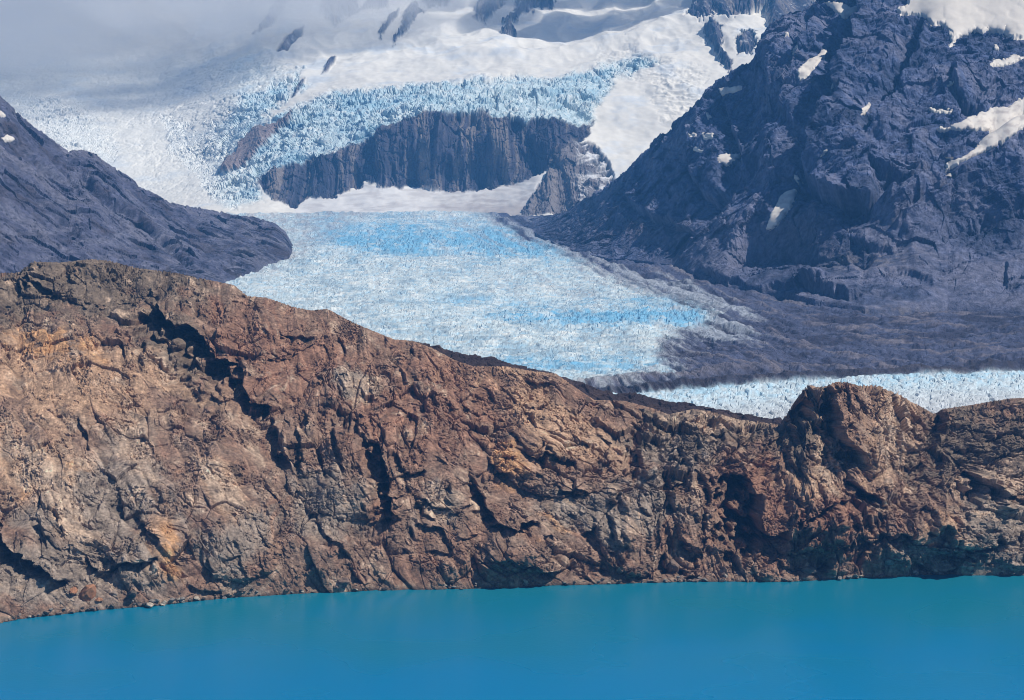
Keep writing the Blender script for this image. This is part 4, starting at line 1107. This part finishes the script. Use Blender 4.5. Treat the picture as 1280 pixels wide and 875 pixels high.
n = N.new('ShaderNodeTexNoise'); n.inputs['Scale'].default_value = 2.6; n.inputs['Detail'].default_value = 4; n.inputs['Roughness'].default_value = .55
L.new(tc.outputs['Object'], n.inputs['Vector'])
# density = clamp(1 - len*1.0 + (noise-.5)*k)
s1 = N.new('ShaderNodeMath'); s1.operation = 'MULTIPLY_ADD'; s1.inputs[1].default_value = 2.4; s1.inputs[2].default_value = -0.25
L.new(n.outputs['Fac'], s1.inputs[0])
s2 = N.new('ShaderNodeMath'); s2.operation = 'SUBTRACT'
L.new(s1.outputs[0], s2.inputs[0]); L.new(ln.outputs['Value'], s2.inputs[1])
s3 = N.new('ShaderNodeMath'); s3.operation = 'MULTIPLY'; s3.use_clamp = False; s3.inputs[1].default_value = 0.0042
mxm = N.new('ShaderNodeMath'); mxm.operation = 'MAXIMUM'; mxm.inputs[1].default_value = 0
L.new(s2.outputs[0], mxm.inputs[0]); L.new(mxm.outputs[0], s3.inputs[0]); L.new(s3.outputs[0], pv.inputs['Density'])
mist = lump('mist', [((0, 0, 0), (1.0, 1.0, 1.0))])
mist.location = at(60, -15, 12000); mist.scale = (2650, 1300, 880)
mist.data.materials.append(mm)
tag(mist, 'grey cloud mist hiding the snowy mountain at upper left', None, None, 'stuff')
mist2 = mist.copy(); COL.objects.link(mist2)
mist2.location = at(380, -40, 10900); mist2.scale = (1500, 800, 520); mist2.rotation_euler = (0, 0, 0)
tag(mist2, 'thin drifting mist over the rock crags at the top', None, None, 'stuff')

cmt = bpy.data.materials.new('cloud'); cmt.use_nodes = True
nt = cmt.node_tree; N, L = nt.nodes, nt.links
N.remove(N['Principled BSDF'])
pv = N.new('ShaderNodeVolumePrincipled'); pv.inputs['Color'].default_value = (0.98, 0.98, 0.98, 1); pv.inputs['Density'].default_value = 0.012
L.new(pv.outputs['Volume'], N['Material Output'].inputs['Volume'])
sh = Ldir
bl = []
for (px_, py_, Y_, a_, b_, c_) in [(700, 42, 10900, 380, 420, 110), (765, 36, 10900, 300, 400, 90), (825, 22, 10900, 200, 380, 70), (620, 30, 11100, 240, 380, 80), (540, 18, 11500, 180, 300, 60), (660, 8, 11600, 400, 300, 80), (780, 5, 11600, 300, 300, 80)]:
    p_ = Vector(at(px_, py_, Y_)); p_ = p_ + sh * ((2380 - p_.z) / sh.z)
    bl.append((tuple(p_), (a_, b_, c_)))
cloud = lump('cloud', bl)  # out of view, added and placed sunward so its shadow falls on the snow
cloud.data.materials.append(cmt)
tag(cloud, 'unseen cloud added above the snow slopes to shade them', None, None, 'stuff')

hz = bpy.data.materials.new('haze'); hz.use_nodes = True
nt = hz.node_tree; N, L = nt.nodes, nt.links
N.remove(N['Principled BSDF'])
pv = N.new('ShaderNodeVolumePrincipled'); pv.inputs['Color'].default_value = (0.14, 0.45, 0.95, 1); pv.inputs['Density'].default_value = 3.8e-5; pv.inputs['Anisotropy'].default_value = 0.0
L.new(pv.outputs['Volume'], N['Material Output'].inputs['Volume'])
import bmesh
bm = bmesh.new(); bmesh.ops.create_cube(bm, size=1)
me = bpy.data.meshes.new('haze'); bm.to_mesh(me); bm.free(); me.materials.append(hz)
haze = bpy.data.objects.new('haze', me); COL.objects.link(haze)
x0, x1, y0, y1, z0, z1 = -41000, 41000, -21000, 61000, -61, 2050
haze.location = ((x0 + x1) / 2, (y0 + y1) / 2, (z0 + z1) / 2); haze.scale = (x1 - x0, y1 - y0, z1 - z0)
tag(haze, 'thin blue haze in the air', None, None, 'stuff')
